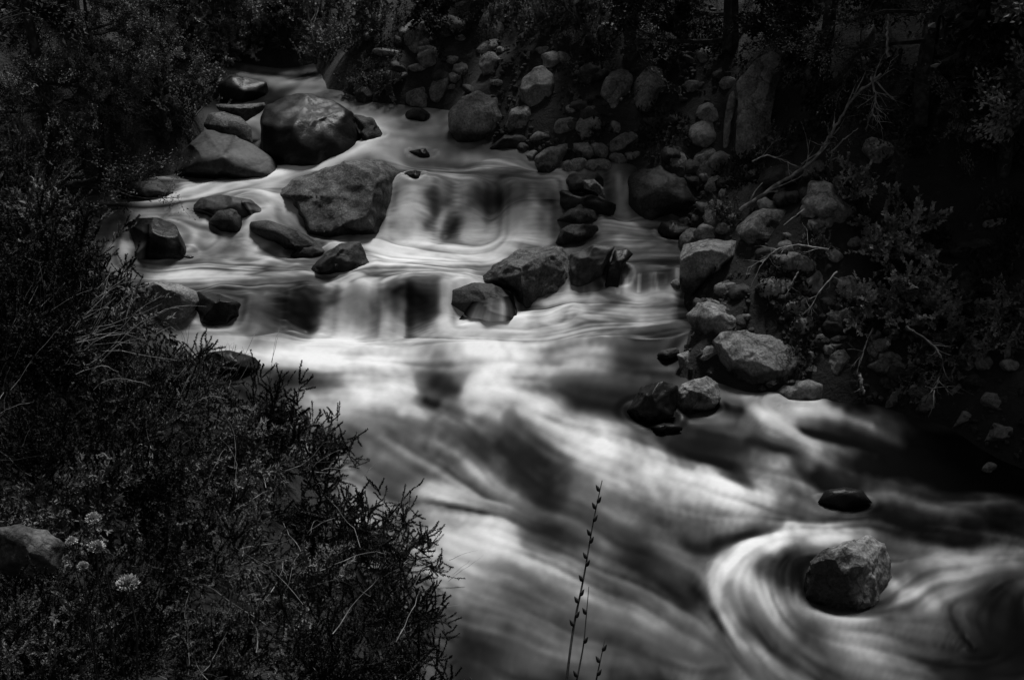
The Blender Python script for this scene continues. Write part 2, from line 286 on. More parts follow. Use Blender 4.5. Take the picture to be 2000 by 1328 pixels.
# right side pools
F(.36,16,(1200,440),(1310,445)); F(.48,8,(1195,430),(1320,430)); F(.46,10,(1215,478),(1320,480)); F(.24,12,(1240,455),(1290,460)); F(.18,20,(1230,510),(1320,515)); F(.1,12,(1130,510),(1160,500)); F(.12,14,(1200,555),(1330,555)); F(.42,7,(1209,345),(1213,380),(1222,415)); F(.3,8,(1230,335),(1210,345))
for i_, x_ in enumerate((1140,1150,1203,1216,1229,1247,1262,1279,1290,1312,1324)):
    F(.34 if i_ % 3 else .45, 3.2, (x_, 540), (x_ + 2, 570), a=.8)
F(.03,6,(1170,545),(1185,565)); F(.42,6,(1120,572),(1190,572))

# finer structure of the rapids
F(.08,18,(830,745),(895,765)); F(.05,10,(835,785),(850,790)); F(.2,9,(700,802),(770,815),a=.6); F(.34,9,(760,700),(880,688)); F(.74,6,(690,682),(800,692)); F(.12,13,(1190,678),(1260,690),(1340,668)); F(.46,7,(1200,712),(1300,728),(1340,745)); F(.03,30,(1110,775),(1290,800)); F(.03,12,(1220,740),(1310,745)); F(.66,8,(1060,838),(1230,832)); F(.12,7,(840,820),(920,880)); F(.12,8,(900,830),(960,860)); F(.52,5,(850,803),(940,868)); F(.07,14,(980,870),(1060,940)); F(.1,11,(880,925),(900,905)); F(.46,15,(950,905),(940,960)); F(.15,11,(820,930),(860,960)); F(.15,9,(1010,860),(1090,900))
F(.68,6,(1150,890),(1300,925),(1440,960)); F(.4,6,(1200,915),(1330,955),(1440,985)); F(.66,6,(1230,860),(1350,895),(1450,930)); F(.42,5,(1290,890),(1400,925)); F(.62,7,(1330,990),(1440,1010)); F(.3,6,(1150,960),(1260,1010),(1330,1040)); F(.62,7,(840,1015),(940,1030),(1010,1060)); F(.36,6,(900,1100),(1000,1140)); F(.55,6,(1000,1080),(1100,1120),(1160,1150)); F(.13,7,(1200,1110),(1290,1150),(1350,1190)); F(.44,5,(1250,1180),(1330,1220)); F(.22,6,(1010,1120),(1090,1160)); F(.08,10,(1350,1030),(1470,1035),(1540,1030),a=.7)
F(.78,12,(1660,1044),(1560,1053),(1480,1072),(1420,1105),(1398,1150)); F(.62,9,(1480,800),(1520,835),(1590,878),(1680,912)); F(.62,7,(1540,803),(1620,808),(1700,832)); F(.5,8,(1620,1003),(1720,1000),(1830,1030)); F(.5,7,(1650,985),(1720,962),(1800,975)); F(.48,8,(1800,985),(1880,1000),(1980,985)); F(.5,7,(790,354),(900,353),(1080,355))
F(.66,5,(640,690),(720,700)); F(.4,6,(560,720),(640,735)); F(.25,8,(500,760),(560,770)); F(.7,7,(640,760),(690,780)); F(.3,5,(700,770),(740,790)); F(.7,6,(900,670),(1040,680)); F(.45,6,(940,720),(1050,722)); F(.68,6,(1000,745),(1080,750)); F(.5,6,(1080,690),(1160,690)); F(.3,6,(1050,770),(1100,775)); F(.62,5,(960,800),(1010,830)); F(.05,12,(1320,860),(1450,880),(1560,915)); F(.04,10,(1480,880),(1560,910))
def srgb(g): return np.where(g < .04045, g / 12.92, ((np.maximum(g, .04045) + .055) / 1.055) ** 2.4)
G = np.full(XX.shape, .3)
gz = np.gradient(ZW0, axis=0) / np.gradient(YY, axis=0); steep = np.clip((gz - .8) / 1.5, 0, 1); steep = blur(steep, 6)
fallz = blur(np.clip((gz - .3) / .5, 0, 1), 10)
C2 = -(.05 + 1.5 * fallz); S2x = np.zeros(XX.shape)                  # doubled angle of the current's axis, straight down the falls by default
for g, r, pts, a, k in FO:
    P = [at(x, y, True) for x, y in pts]
    best = np.full(XX.shape, 1e9)
    for q in range(len(P)):
        A_, B_ = P[max(q - 1, 0)], P[q]
        if q == 0 and len(P) > 1: continue
        t_ = np.linalg.norm((A_ + B_) / 2 - CAM); rw = r * t_ / FPX
        ax, ay, az = A_; dx, dy, dz = (B_ - A_)
        kk = k; L2 = dx * dx + (dy / kk) ** 2 + dz * dz + 1e-9
        u = np.clip(((XX - ax) * dx + (YY - ay) * dy / kk ** 2 + (ZW0 - az) * dz) / L2, 0, 1)
        D2 = ((XX - ax - u * dx) ** 2 + ((YY - ay - u * dy) / kk) ** 2 + (ZW0 - az - u * dz) ** 2) / rw ** 2
        best = np.minimum(best, D2)
        ln = math.hypot(dx, dy)
        if r < 45 and ln > 1e-3:
            sx, sy = dx / ln, dy / ln
            wt = np.exp(-D2 * .5) * (1 - .9 * fallz); C2 += wt * (sx * sx - sy * sy); S2x += wt * 2 * sx * sy
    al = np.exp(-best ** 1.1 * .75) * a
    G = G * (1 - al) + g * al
G = blur(G, 3)
C2 = blur(C2, 24); S2x = blur(S2x, 24); th_ = np.arctan2(S2x, C2) / 2; gvx = np.cos(th_); gvy = np.sin(th_)
# streaks: noise carried along the current (line integral convolution)
rng = np.random.default_rng(7)
def field(n, cx, cy):
    A = rng.standard_normal(XX.shape); A = blur(blur(A, cx, 1), cy, 0); return (A - A.mean()) / A.std()
def lic(Nz, steps, h, raw=False):
    acc = Nz.copy(); cnt = 1
    drow = np.gradient(rows); dcol = colsr[1] - colsr[0]; ir = np.arange(len(rows), dtype=float)
    for sg in (1, -1):
        x = XX.copy(); y = YY.copy(); pvx = gvx * sg; pvy = gvy * sg
        for _ in range(steps):
            ri = np.clip(np.interp(y, rows, ir).astype(int), 0, len(rows) - 1)
            ci = np.clip(((x / y + .66) / dcol).astype(int), 0, len(colsr) - 1)
            vx = gvx[ri, ci]; vy = gvy[ri, ci]; st = h * y / 6; f_ = np.where(vx * pvx + vy * pvy < 0, -1.0, 1.0); vx = vx * f_; vy = vy * f_; pvx = vx; pvy = vy
            x = x + vx * st; y = np.clip(y + vy * st, rows[0], rows[-1])
            ri = np.clip(np.interp(y, rows, ir).astype(int), 0, len(rows) - 1)
            ci = np.clip(((x / y + .66) / dcol).astype(int), 0, len(colsr) - 1)
            acc += Nz[ri, ci]; cnt += 1
    return acc / cnt if raw else blur((acc - acc.mean()) / acc.std(), 1)
S0 = lic(field(0, 1, 1), 34, .013)
S1 = lic(field(0, 6, 6), 24, .02)
S2 = lic(field(0, 60, 60), 14, .035)
S3 = field(0, 300, 300)
def paint(Gm, lst):
    for g, r, pts in lst:
        P = [at(x, y, True) for x, y in pts]; best = np.full(XX.shape, 1e9)
        for A_, B_ in zip(P[:-1], P[1:]):
            rw = r * np.linalg.norm((A_ + B_) / 2 - CAM) / FPX; dx, dy, dz = B_ - A_; L2 = dx * dx + (dy / 2.2) ** 2 + dz * dz + 1e-9
            u = np.clip(((XX - A_[0]) * dx + (YY - A_[1]) * dy / 4.84 + (ZW0 - A_[2]) * dz) / L2, 0, 1)
            best = np.minimum(best, ((XX - A_[0] - u * dx) ** 2 + ((YY - A_[1] - u * dy) / 2.2) ** 2 + (ZW0 - A_[2] - u * dz) ** 2) / rw ** 2)
        al = .85 * np.exp(-best * .8); Gm = Gm * (1 - al) + g * al
    return Gm
CRISP = [(.95,9,[(930,637),(1010,636)]),(.8,9,[(852,630),(872,650)]),(.68,5,[(640,563),(760,556),(900,546)]),(.03,26,[(1130,785),(1290,806)]),(.1,13,[(850,750),(890,765)]),(.05,9,[(833,783),(850,790)]),(.2,11,[(560,618),(600,640)]),(.6,15,[(800,575),(815,600),(820,640)]),(.5,12,[(840,585),(850,610)]),(.42,12,[(620,580),(625,610)]),(.5,5,[(520,575),(600,588),(650,585)]),
 (.2,11,[(842,385),(850,420),(835,440)]),(.22,15,[(935,378),(975,388)]),(.62,13,[(802,378),(785,440)]),(.66,13,[(1045,415),(1036,470)]),(.5,8,[(905,395),(872,415),(858,440)]),(.2,9,[(890,432),(872,458)]),(.04,10,[(1404,790),(1446,796)]),(.05,9,[(1570,845),(1690,866)]),(.6,8,[(1478,802),(1530,838),(1600,880)]),(.55,7,[(1556,805),(1650,815),(1700,832)]),(.5,6,[(1209,345),(1212,380),(1222,416)]),
 (.72,8,[(705,600),(690,640)]),(.7,7,[(755,600),(752,645)]),(.12,10,[(975,868),(1050,930)]),(.03,20,[(1800,880),(2010,900)])]
CRISP += [((.5, .36, .66, .44)[i_ % 4], (2.4, 4.6, 3.2)[i_ % 3], [(x_, 536 + 3 * (i_ % 2)), (x_ + (i_ % 3) * 3 - 2, 570)]) for i_, x_ in enumerate((1142, 1148, 1203, 1209, 1221, 1243, 1249, 1272, 1279, 1301, 1322))]
def fine(n, seed):
    """smooth isotropic noise on a plan grid, n cells per metre"""
    rg = np.random.default_rng(seed); K = 128; T_ = rg.standard_normal((K, K)); wx = XX * n; wy = (YY / 2.0 + ZW0 * .6) * n
    i = np.floor(wx).astype(int); j = np.floor(wy).astype(int); fx = wx - i; fy = wy - j; fx = fx * fx * (3 - 2 * fx); fy = fy * fy * (3 - 2 * fy)
    g_ = lambda a, b_: T_[a % K, b_ % K]
    return (g_(i, j) * (1 - fx) + g_(i + 1, j) * fx) * (1 - fy) + (g_(i, j + 1) * (1 - fx) + g_(i + 1, j + 1) * fx) * fy
def warped(A, amt):
    ir = np.clip(np.arange(XX.shape[0])[:, None] + (S2 * amt).astype(int), 0, XX.shape[0] - 1); ic = np.clip(np.arange(XX.shape[1])[None] + (np.roll(S2, 37, 1) * amt).astype(int), 0, XX.shape[1] - 1)
    return A[ir, ic]
CL = fine(2.2, 1) + .6 * fine(5, 2) + .4 * fine(10, 3) + .28 * fine(21, 4) + .16 * fine(43, 5)
CL = blur(warped(CL, 9), 3); CL = (CL - CL.mean()) / CL.std()
xs = np.random.default_rng(3); xr = np.convolve(xs.standard_normal(3000), np.ones(5) / 5, 'same'); xr2 = np.convolve(xs.standard_normal(3000), np.ones(25) / 25, 'same') * 2
VS = np.interp(XX + .02 * S2, np.linspace(-9, 9, 3000), xr / xr.std() * .6 + xr2 / xr2.std() * .6)
turb = 1 / (1 + np.exp(-(YY - 6.2) * 2)) * (1 - .5 * (YY > 9.6))
G = G + steep * VS * .15 * (G > .18) + steep * VS * .03
COLLAR = []; BOW = np.zeros(XX.shape)
def grid_faces(nr, nc):
    i = np.arange(nr - 1)[:, None] * nc + np.arange(nc - 1)[None]; i = i.ravel()
    return np.stack([i, i + 1, i + nc + 1, i + nc], 1)
# bank terrain, one sheet out to the hills
gx = np.concatenate([np.linspace(-60, -7, 40, endpoint=False), np.linspace(-7, 7, 300, endpoint=False), np.linspace(7, 60, 40)])
gy = np.concatenate([np.linspace(-30, 1, 30, endpoint=False), np.linspace(1, 16, 300, endpoint=False), np.linspace(16, 70, 50)])
TY, TX = np.meshgrid(gy, gx, indexing='ij'); TZ = ft_(TX, TY)
TZ = TZ + .03 * (np.sin(TX * 5.1 + TY * 3.3) * np.sin(TY * 4.7 - TX * 2.1) + .5 * np.sin(TX * 11 + 2) * np.sin(TY * 13))
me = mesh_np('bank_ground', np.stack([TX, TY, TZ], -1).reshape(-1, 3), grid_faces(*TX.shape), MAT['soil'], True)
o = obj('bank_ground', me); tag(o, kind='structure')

# ---------------------------------------------------------------- rocks
import bmesh
_ico = {}
def ico(n):
    if n not in _ico:
        bm = bmesh.new(); bmesh.ops.create_icosphere(bm, subdivisions=n, radius=1); bm.verts.ensure_lookup_table()
        _ico[n] = (np.array([v.co[:] for v in bm.verts]), np.array([[v.index for v in f.verts] for f in bm.faces])); bm.free()
    return _ico[n]
def ell(cx, cy, w_, h_, rot=0, n=14, seed=0):
    rr = random.Random(int(cx * 7 + cy * 13 + seed)); out = []; c, s = math.cos(R(rot)), math.sin(R(rot))
    for i in range(n):
        t_ = i / n * 2 * math.pi; k = rr.uniform(.88, 1.08); x = math.cos(t_) * w_ / 2 * k; y = math.sin(t_) * h_ / 2 * k
        out.append((cx + x * c - y * s, cy + x * s + y * c))
    return out
def rock(label, P, mat='mid', thick=.8, wet=True, sub=5, seed=None, cuts=7, rough=1.0, name='boulder', base=None, sink=.42, dside=0, group='boulders and stones of the stream', cat='rock', pn=2.4, topn=None, push=.5, dist=None):
    P = np.array(P, float); x0, y0 = P.min(0); x1, y1 = P.max(0); c = np.array([(x0 + x1) / 2, (y0 + y1) / 2])
    seed = seed if seed is not None else int(c[0] * 3 + c[1] * 5); rr = random.Random(seed)
    bx = base[0] if base else c[0]; by = base[1] if base else y1 - .06 * (y1 - y0)
    b_ = at(bx, min(by, 1500)); d0 = dist if dist else float(np.dot(b_ - CAM, FW))
    wm = (x1 - x0) / FPX * d0; hm = (y1 - y0) / FPX * d0
    D = thick * .5 * min(wm, max(hm * 1.7, wm * .6)); dc = d0 + D * push
    # outline as radius over angle about the centre
    Q = P - c; Q[:, 1] *= -1
    low = Q[:, 1] < 0; Q[low, 1] *= (1 + sink)
    nseg = []; m_ = len(Q)
    for i in range(m_):
        for s in np.linspace(0, 1, 12, endpoint=False): nseg.append(Q[i] * (1 - s) + Q[(i + 1) % m_] * s)
    nseg = np.array(nseg); th = np.arctan2(nseg[:, 1], nseg[:, 0]); ra = np.hypot(nseg[:, 0], nseg[:, 1]); o_ = np.argsort(th); th = th[o_]; ra = ra[o_]
    th = np.concatenate([th - 2 * math.pi, th, th + 2 * math.pi]); ra = np.concatenate([ra] * 3)
    V, Fc = ico(sub); V = V.copy()
    cutN = []
    for _ in range(cuts):
        n = np.array([rr.gauss(0, 1), rr.gauss(0, .8) + .25, rr.gauss(0, .7) + .55]); n /= np.linalg.norm(n)
        if abs(n[2]) < .3: n[2] = .45; n /= np.linalg.norm(n)
        cutN.append((n, rr.uniform(.62, .86)))
    if topn: cutN.append((np.array(topn[:3]) / np.linalg.norm(topn[:3]), topn[3]))
    rho = np.hypot(V[:, 0], V[:, 1]); s = np.abs(V[:, 2]); kf = 1 / (rho ** pn + s ** pn) ** (1 / pn); V *= kf[:, None]
    for n, d in cutN:
        ex = V @ n - d; V -= np.outer(np.maximum(ex, 0) * .93, n)
    ang = np.arctan2(V[:, 1], V[:, 0]); rad = np.interp(ang, th, ra)
    rn = np.hypot(V[:, 0], V[:, 1])
    nb = 40; bi = ((ang + math.pi) / (2 * math.pi) * nb).astype(int) % nb; mx = np.array([rn[bi == q].max() if (bi == q).any() else 1 for q in range(nb)])
    mx = (np.roll(mx, 1) + 2 * mx + np.roll(mx, -1)) / 4; bc = (np.arange(nb) + .5) / nb * 2 * math.pi - math.pi
    mxa = np.interp(ang, np.concatenate([[bc[-1] - 2 * math.pi], bc, [bc[0] + 2 * math.pi]]), np.concatenate([[mx[-1]], mx, [mx[0]]])); rn = rn / mxa
    sc = d0 / FPX * (dc / d0)
    ex_, ey_ = np.cos(ang) * rn * rad * sc, np.sin(ang) * rn * rad * sc
    ctr = CAM + ray(*c) * dc
    tow = CAM - ctr; tow /= np.linalg.norm(tow)
    Wd = np.outer(ex_, RT) + np.outer(ey_, UP) + np.outer(V[:, 2] * D, tow)
    # weathering
    size = min(wm, hm); nv = np.linalg.norm(Wd, axis=1)[:, None] + 1e-6; dirn = Wd / nv
    off = Vector((rr.uniform(0, 50), rr.uniform(0, 50), rr.uniform(0, 50))); f1 = 2.2 / max(size, .05)
    dn = np.empty(len(Wd))
    for i in range(len(Wd)):
        v = Vector(Wd[i]) * f1 + off
        dn[i] = noise.fractal(v, 1.0, 2.1, 5) * .045 - abs(noise.noise(v * 2.3)) * .03 - abs(noise.noise(v * 6.1)) * .012
    Wd = Wd + dirn * (dn * size * rough)[:, None]
    # wetness: height above the local water level
    W0 = Wd + ctr
    if wet:
        COLLAR.append((ctr[0], ctr[1], wm * .5, max(D, .3 * wm)))
        bw_ = at(bx, min(by, 1400)); lvl = bw_[2]
        h = (W0[:, 2] - lvl) / max(.05, .35 * hm * wet)
        h = h + dside * (Wd @ RT) / (wm * .5)  # dside makes the left side darker and the right side paler
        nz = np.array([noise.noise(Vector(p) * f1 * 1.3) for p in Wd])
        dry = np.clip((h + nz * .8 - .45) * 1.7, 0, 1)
    else: dry = np.ones(len(Wd))
    zoff = Wd[:, 2].min()
    og = ctr + np.array([0, 0, zoff])
    me = mesh_np(name, W0 - og, Fc, MAT[mat], True, {'dry': dry})
    o = obj(name, me, None, og); tag(o, label, cat, group)
    return o
exec(compile('', 'x', 'exec')) if False else None

rock('large black wet boulder splitting the upper stream, with a rounded broken top', [(505,240),(518,206),(555,186),(600,180),(650,194),(690,218),(708,262),(724,302),(700,322),(640,326),(580,330),(540,318),(512,292)], 'wet', .9, cuts=9, wet=.7)
rock('narrow dark slab leaning against the right side of the large black boulder', [(688,222),(728,232),(745,255),(754,276),(735,284),(712,282),(700,250)], 'mid', .8, sub=4)
rock('broad smooth grey slab rock sloping down to a point, left of the large black boulder', [(310,338),(352,300),(398,252),(440,256),(498,283),(535,308),(560,345),(500,352),(420,346),(360,350)], 'smooth', .9, cuts=5, wet=.25, rough=.4, topn=(-.1,.75,.5,.5))
rock('pale wedge of stone just above the smooth sloping slab at the left', [(396,246),(408,222),(440,218),(470,228),(492,250),(494,278),(440,262),(410,255)], 'pale', .7, wet=False, rough=.4, sub=4, dist=10.75)
rock('thin pale flat stone under the dark bank beside the top of the black boulder', [(420,203),(470,205),(522,200),(512,218),(480,232),(450,222),(426,215)], 'pale', .8, wet=False, rough=.5, sub=4, dist=10.9)
rock('broad pale-topped boulder with a flat cut face, left of the main waterfall', [(527,383),(570,351),(630,322),(700,311),(752,313),(785,335),(794,376),(782,420),(752,440),(690,446),(640,458),(602,446),(552,416),(546,386)], 'pale', .95, sub=6, wet=.5, topn=(-.3,.35,.8,.52), cuts=8, rough=1.1, dside=0.0)
rock('small black rock on the lip of the main waterfall beside the pale-topped boulder', ell(808,345,46,26), 'wet', .9, sub=4)
R_dome = rock('dark low dome of rock with water sliding over its right side', [(368,409),(392,386),(430,380),(490,390),(520,412),(500,430),(410,430)], 'smooth', .9, sub=5, rough=.3, cuts=3)
rock('small black dome-shaped rock in front of the low dark dome', [(405,433),(424,412),(450,407),(480,418),(491,440),(485,456),(430,448)], 'dark', .9, sub=4, rough=.4, cuts=3)
rock('long dark flat slab slanting down to the right from the small black dome', [(484,434),(520,429),(580,448),(642,480),(650,500),(580,492),(520,468),(490,454)], 'mid', 1.0, sub=4, cuts=5)
rock('small dark rock at the tip of the long slanting slab', [(555,500),(588,480),(625,474),(642,490),(612,506),(570,506)], 'mid', .9, sub=4)
rock('lumpy black rock with pale wet rim in the middle of the left pool', [(588,526),(640,490),(665,475),(700,473),(715,490),(726,516),(705,528),(650,531),(604,537)], 'dark', .9, sub=5, rough=1.6)
R_round = rock('round black boulder with water spilling down its left side', [(246,434),(270,425),(310,425),(345,440),(366,480),(372,502),(330,508),(260,502),(250,470)], 'wet', .9, cuts=3, rough=.5)
rock('flat wet black stone at the foot of the round black boulder', ell(352,503,70,14), 'wet', .8, sub=4)
rock('rock with a light left face and dark top under the bushes of the left bank', [(255,560),(300,548),(350,553),(384,568),(389,590),(370,620),(330,633),(280,624),(252,600)], 'bank', .8, wet=False, cuts=6, topn=(-.5,-.1,.8,.5))
rock('black overhanging rock beside the light-faced rock of the left bank', [(384,568),(430,574),(470,592),(484,618),(440,632),(375,630)], 'wet', .9, rough=.5)
rock('low black rock with a sparse bare plant on top, near the left bank', [(362,708),(400,688),(450,684),(500,698),(522,720),(480,738),(400,738)], 'wet', .9, rough=.5)
R_hollow = rock('hollow-looking rock in the middle of the rapids with water pouring off its front', [(862,594),(880,566),(920,552),(962,555),(1002,574),(1030,610),(1032,628),(960,630),(900,608)], 'dark', .9, rough=.6)
rock('big dark pointed boulder with a mottled right face in the centre of the stream', [(925,549),(960,515),(1010,488),(1060,477),(1100,482),(1112,500),(1118,540),(1116,574),(1062,590),(1030,593),(1000,574),(960,560)], 'pale', .95, sub=6, cuts=8, wet=.8, rough=1.5, dside=2.4)
rock('upper dark block of the rock pile right of the main waterfall', [(1095,352),(1118,338),(1168,338),(1188,360),(1182,390),(1150,378),(1098,374)], 'dark', .9, sub=4, wet=False)
rock('pale curved stone resting on the upper block of the rock pile', [(1138,352),(1160,350),(1180,368),(1183,384),(1160,372),(1140,368)], 'pale', .7, sub=4, wet=False, dist=9.55)
rock('wide black rock in the middle of the rock pile right of the waterfall', [(1073,396),(1095,370),(1150,376),(1182,392),(1206,396),(1206,420),(1130,414),(1080,414)], 'wet', .9, sub=4, wet=False)
rock('wedge of dark stone at the bottom of the rock pile right of the waterfall', [(1066,432),(1108,402),(1140,392),(1170,410),(1188,434),(1130,436)], 'mid', .9, sub=4, wet=False, cuts=9)
rock('cracked dark stone between the rock pile and the mottled centre boulder', [(1080,478),(1094,448),(1115,438),(1165,438),(1178,464),(1130,478)], 'mid', .9, sub=4, wet=False, cuts=10)
rock('layered grey ledge directly right of the mottled centre boulder', [(1112,494),(1160,478),(1202,480),(1192,502),(1180,532),(1150,556),(1116,560)], 'smooth', .9, sub=5, cuts=6, wet=False)
rock('upright notched black rock at the left end of the small curtain fall', [(1176,556),(1190,520),(1200,490),(1225,485),(1236,497),(1218,520),(1206,560)], 'wet', .9, sub=4)
rock('black rock at the right end of the small side pool', [(1283,452),(1290,434),(1325,430),(1350,445),(1356,466),(1300,472)], 'wet', .9, sub=4)
rock('small pale rounded stone behind the mottled bank boulder by the side pool', ell(1374,456,42,30), 'bank', .9, sub=4, wet=False)
rock('wide pale mottled boulder on the right bank above the small curtain fall', [(1325,502),(1334,476),(1380,466),(1440,468),(1468,490),(1432,514),(1390,530),(1352,560),(1328,552)], 'bank', .9, sub=5, wet=.5, cuts=6)
rock('small smooth oval stone half hidden under the wide pale mottled boulder', ell(1421,563,56,26), 'bank', .9, sub=4, wet=False)
rock('dark boulder with a flat grey back at the edge of the water on the right', [(1340,616),(1360,590),(1392,590),(1424,606),(1484,622),(1502,642),(1424,652),(1390,672),(1350,642)], 'bank', .9, sub=5, cuts=8)
rock('biggest mottled round boulder of the right bank', [(1390,668),(1408,650),(1450,643),(1512,643),(1546,660),(1568,700),(1566,730),(1530,739),(1470,737),(1410,722),(1394,700)], 'bank', .95, sub=6, wet=.6, cuts=8)
rock('small stone tucked against the left side of the biggest mottled boulder', [(1345,695),(1362,674),(1388,672),(1394,694),(1380,706),(1352,710)], 'mid', .9, sub=4, wet=False)
rock('small angular stone with a sharp ridge at the water edge', [(1322,692),(1345,684),(1358,716),(1350,724),(1328,720)], 'bank', .9, sub=4, wet=False, cuts=10)
rock('pale speckled boulder standing at the edge of the rapids, right of centre', [(1317,777),(1330,750),(1380,733),(1404,748),(1408,776),(1386,800),(1345,813),(1319,802)], 'bank', .95, sub=5, wet=.4, cuts=7)
rock('wet black rock against the left side of the pale speckled boulder', [(1222,800),(1250,756),(1296,744),(1326,752),(1318,806),(1268,832),(1224,826)], 'wet', .9, sub=5)
rock('smooth oval stone with a pale top lying alone in the side current', [(1503,767),(1524,749),(1580,740),(1611,750),(1609,775),(1570,786),(1522,788)], 'bank_smooth', .9, sub=5, rough=.4, cuts=3, wet=.5)
rock('flat smooth stone on the right bank behind the round speckled stone', [(1502,592),(1538,577),(1580,579),(1602,600),(1580,616),(1530,612)], 'bank_smooth', .9, sub=4, rough=.5, wet=False)
rock('round finely speckled stone between the flat stone and the biggest boulder', [(1527,642),(1550,618),(1588,618),(1592,636),(1574,650),(1540,652)], 'bank', .9, sub=4, rough=.5, wet=False)
rock('round stone with a pale chipped face right of the biggest mottled boulder', [(1606,706),(1618,684),(1648,681),(1668,704),(1652,730),(1618,737)], 'bank', .9, sub=5, wet=False)
rock('broad rough boulder under the hanging roots on the right bank', [(1672,716),(1712,690),(1760,684),(1792,708),(1772,738),(1700,738)], 'bank', .95, sub=5, wet=.3, rough=1.5)
rock('flat stone standing on edge below the hanging roots', [(1718,797),(1738,764),(1776,742),(1782,770),(1748,796)], 'bank', .7, sub=4, wet=False)
rock('pale smooth stone at the dark water edge on the far right', [(1858,832),(1880,802),(1926,800),(1936,822),(1904,834),(1880,826)], 'bank_smooth', .9, sub=4, wet=False, rough=.4)
rock('rounded stone in the right corner below the smooth pale one', [(1916,858),(1940,826),(1996,828),(2014,850),(1980,860),(1940,862)], 'bank_smooth', .9, sub=4, wet=False, rough=.5)
rock('near boulder with rough pale right face and black left side, current curling round it', [(1556,1160),(1580,1095),(1602,1075),(1650,1056),(1700,1044),(1730,1058),(1742,1092),(1745,1130),(1722,1166),(1680,1192),(1620,1202),(1576,1192)], 'bank', .95, sub=6, wet=1.0, cuts=7, rough=1.4, topn=(.5,.1,.8,.6), dside=3.0)
rock('low black rock awash upstream of the near boulder', [(1596,972),(1612,957),(1650,951),(1684,957),(1704,972),(1650,984)], 'wet', .9, sub=4, sink=2.0, push=.1, cuts=0, rough=.8, pn=2.0)
rock('rounded dome boulder lit on top at the head of the right bank', [(876,218),(904,187),(935,175),(970,190),(991,228),(976,256),(940,270),(890,266),(876,242)], 'bank', .95, sub=5, cuts=4, rough=.8, wet=.5)
rock('smaller round boulder touching the right side of the dome boulder', [(985,248),(998,212),(1028,205),(1048,222),(1046,250),(1010,263)], 'bank', .9, sub=4, wet=False)
rock('low flat dark rock at the water edge below the two round boulders', [(948,290),(984,264),(1015,254),(1036,274),(1038,297),(970,300)], 'dark', .9, sub=4)
rock('smooth angular stone with a curved top above the main waterfall crest', [(1035,312),(1060,290),(1106,279),(1120,290),(1106,321),(1050,330)], 'bank_smooth', .9, sub=4, wet=False, rough=.5)
rock('small dark rock breaking the surface in the upper riffle', [(796,296),(830,289),(853,312),(818,311)], 'wet', .9, sub=4)
rock('small black stone with a bright chip at the head of the upper riffle', ell(815,224,52,28), 'dark', .9, sub=4)
rock('large dark boulder in shadow beside the thin side waterfall', [(1226,346),(1252,326),(1320,320),(1372,340),(1402,400),(1372,426),(1262,420),(1228,392)], 'dark', .9, sub=5, wet=False)
rock('dark low rock at the left edge of the left arm of the stream', [(205,392),(258,356),(310,351),(352,378),(300,387)], 'dark', .9, sub=4)
rock('pale rock buried in the bushes at the lower left of the photo', [(-20,1030),(40,1026),(96,1032),(126,1062),(120,1112),(50,1126),(-20,1116)], 'pale', .8, sub=5, wet=False, dist=3.75, sink=.1, push=.2)
rock('long black rock under the far end of the stream', [(418,160),(450,146),(520,160),(530,186),(480,198),(424,194)], 'wet', .9, sub=4, wet=False, dist=12.0)

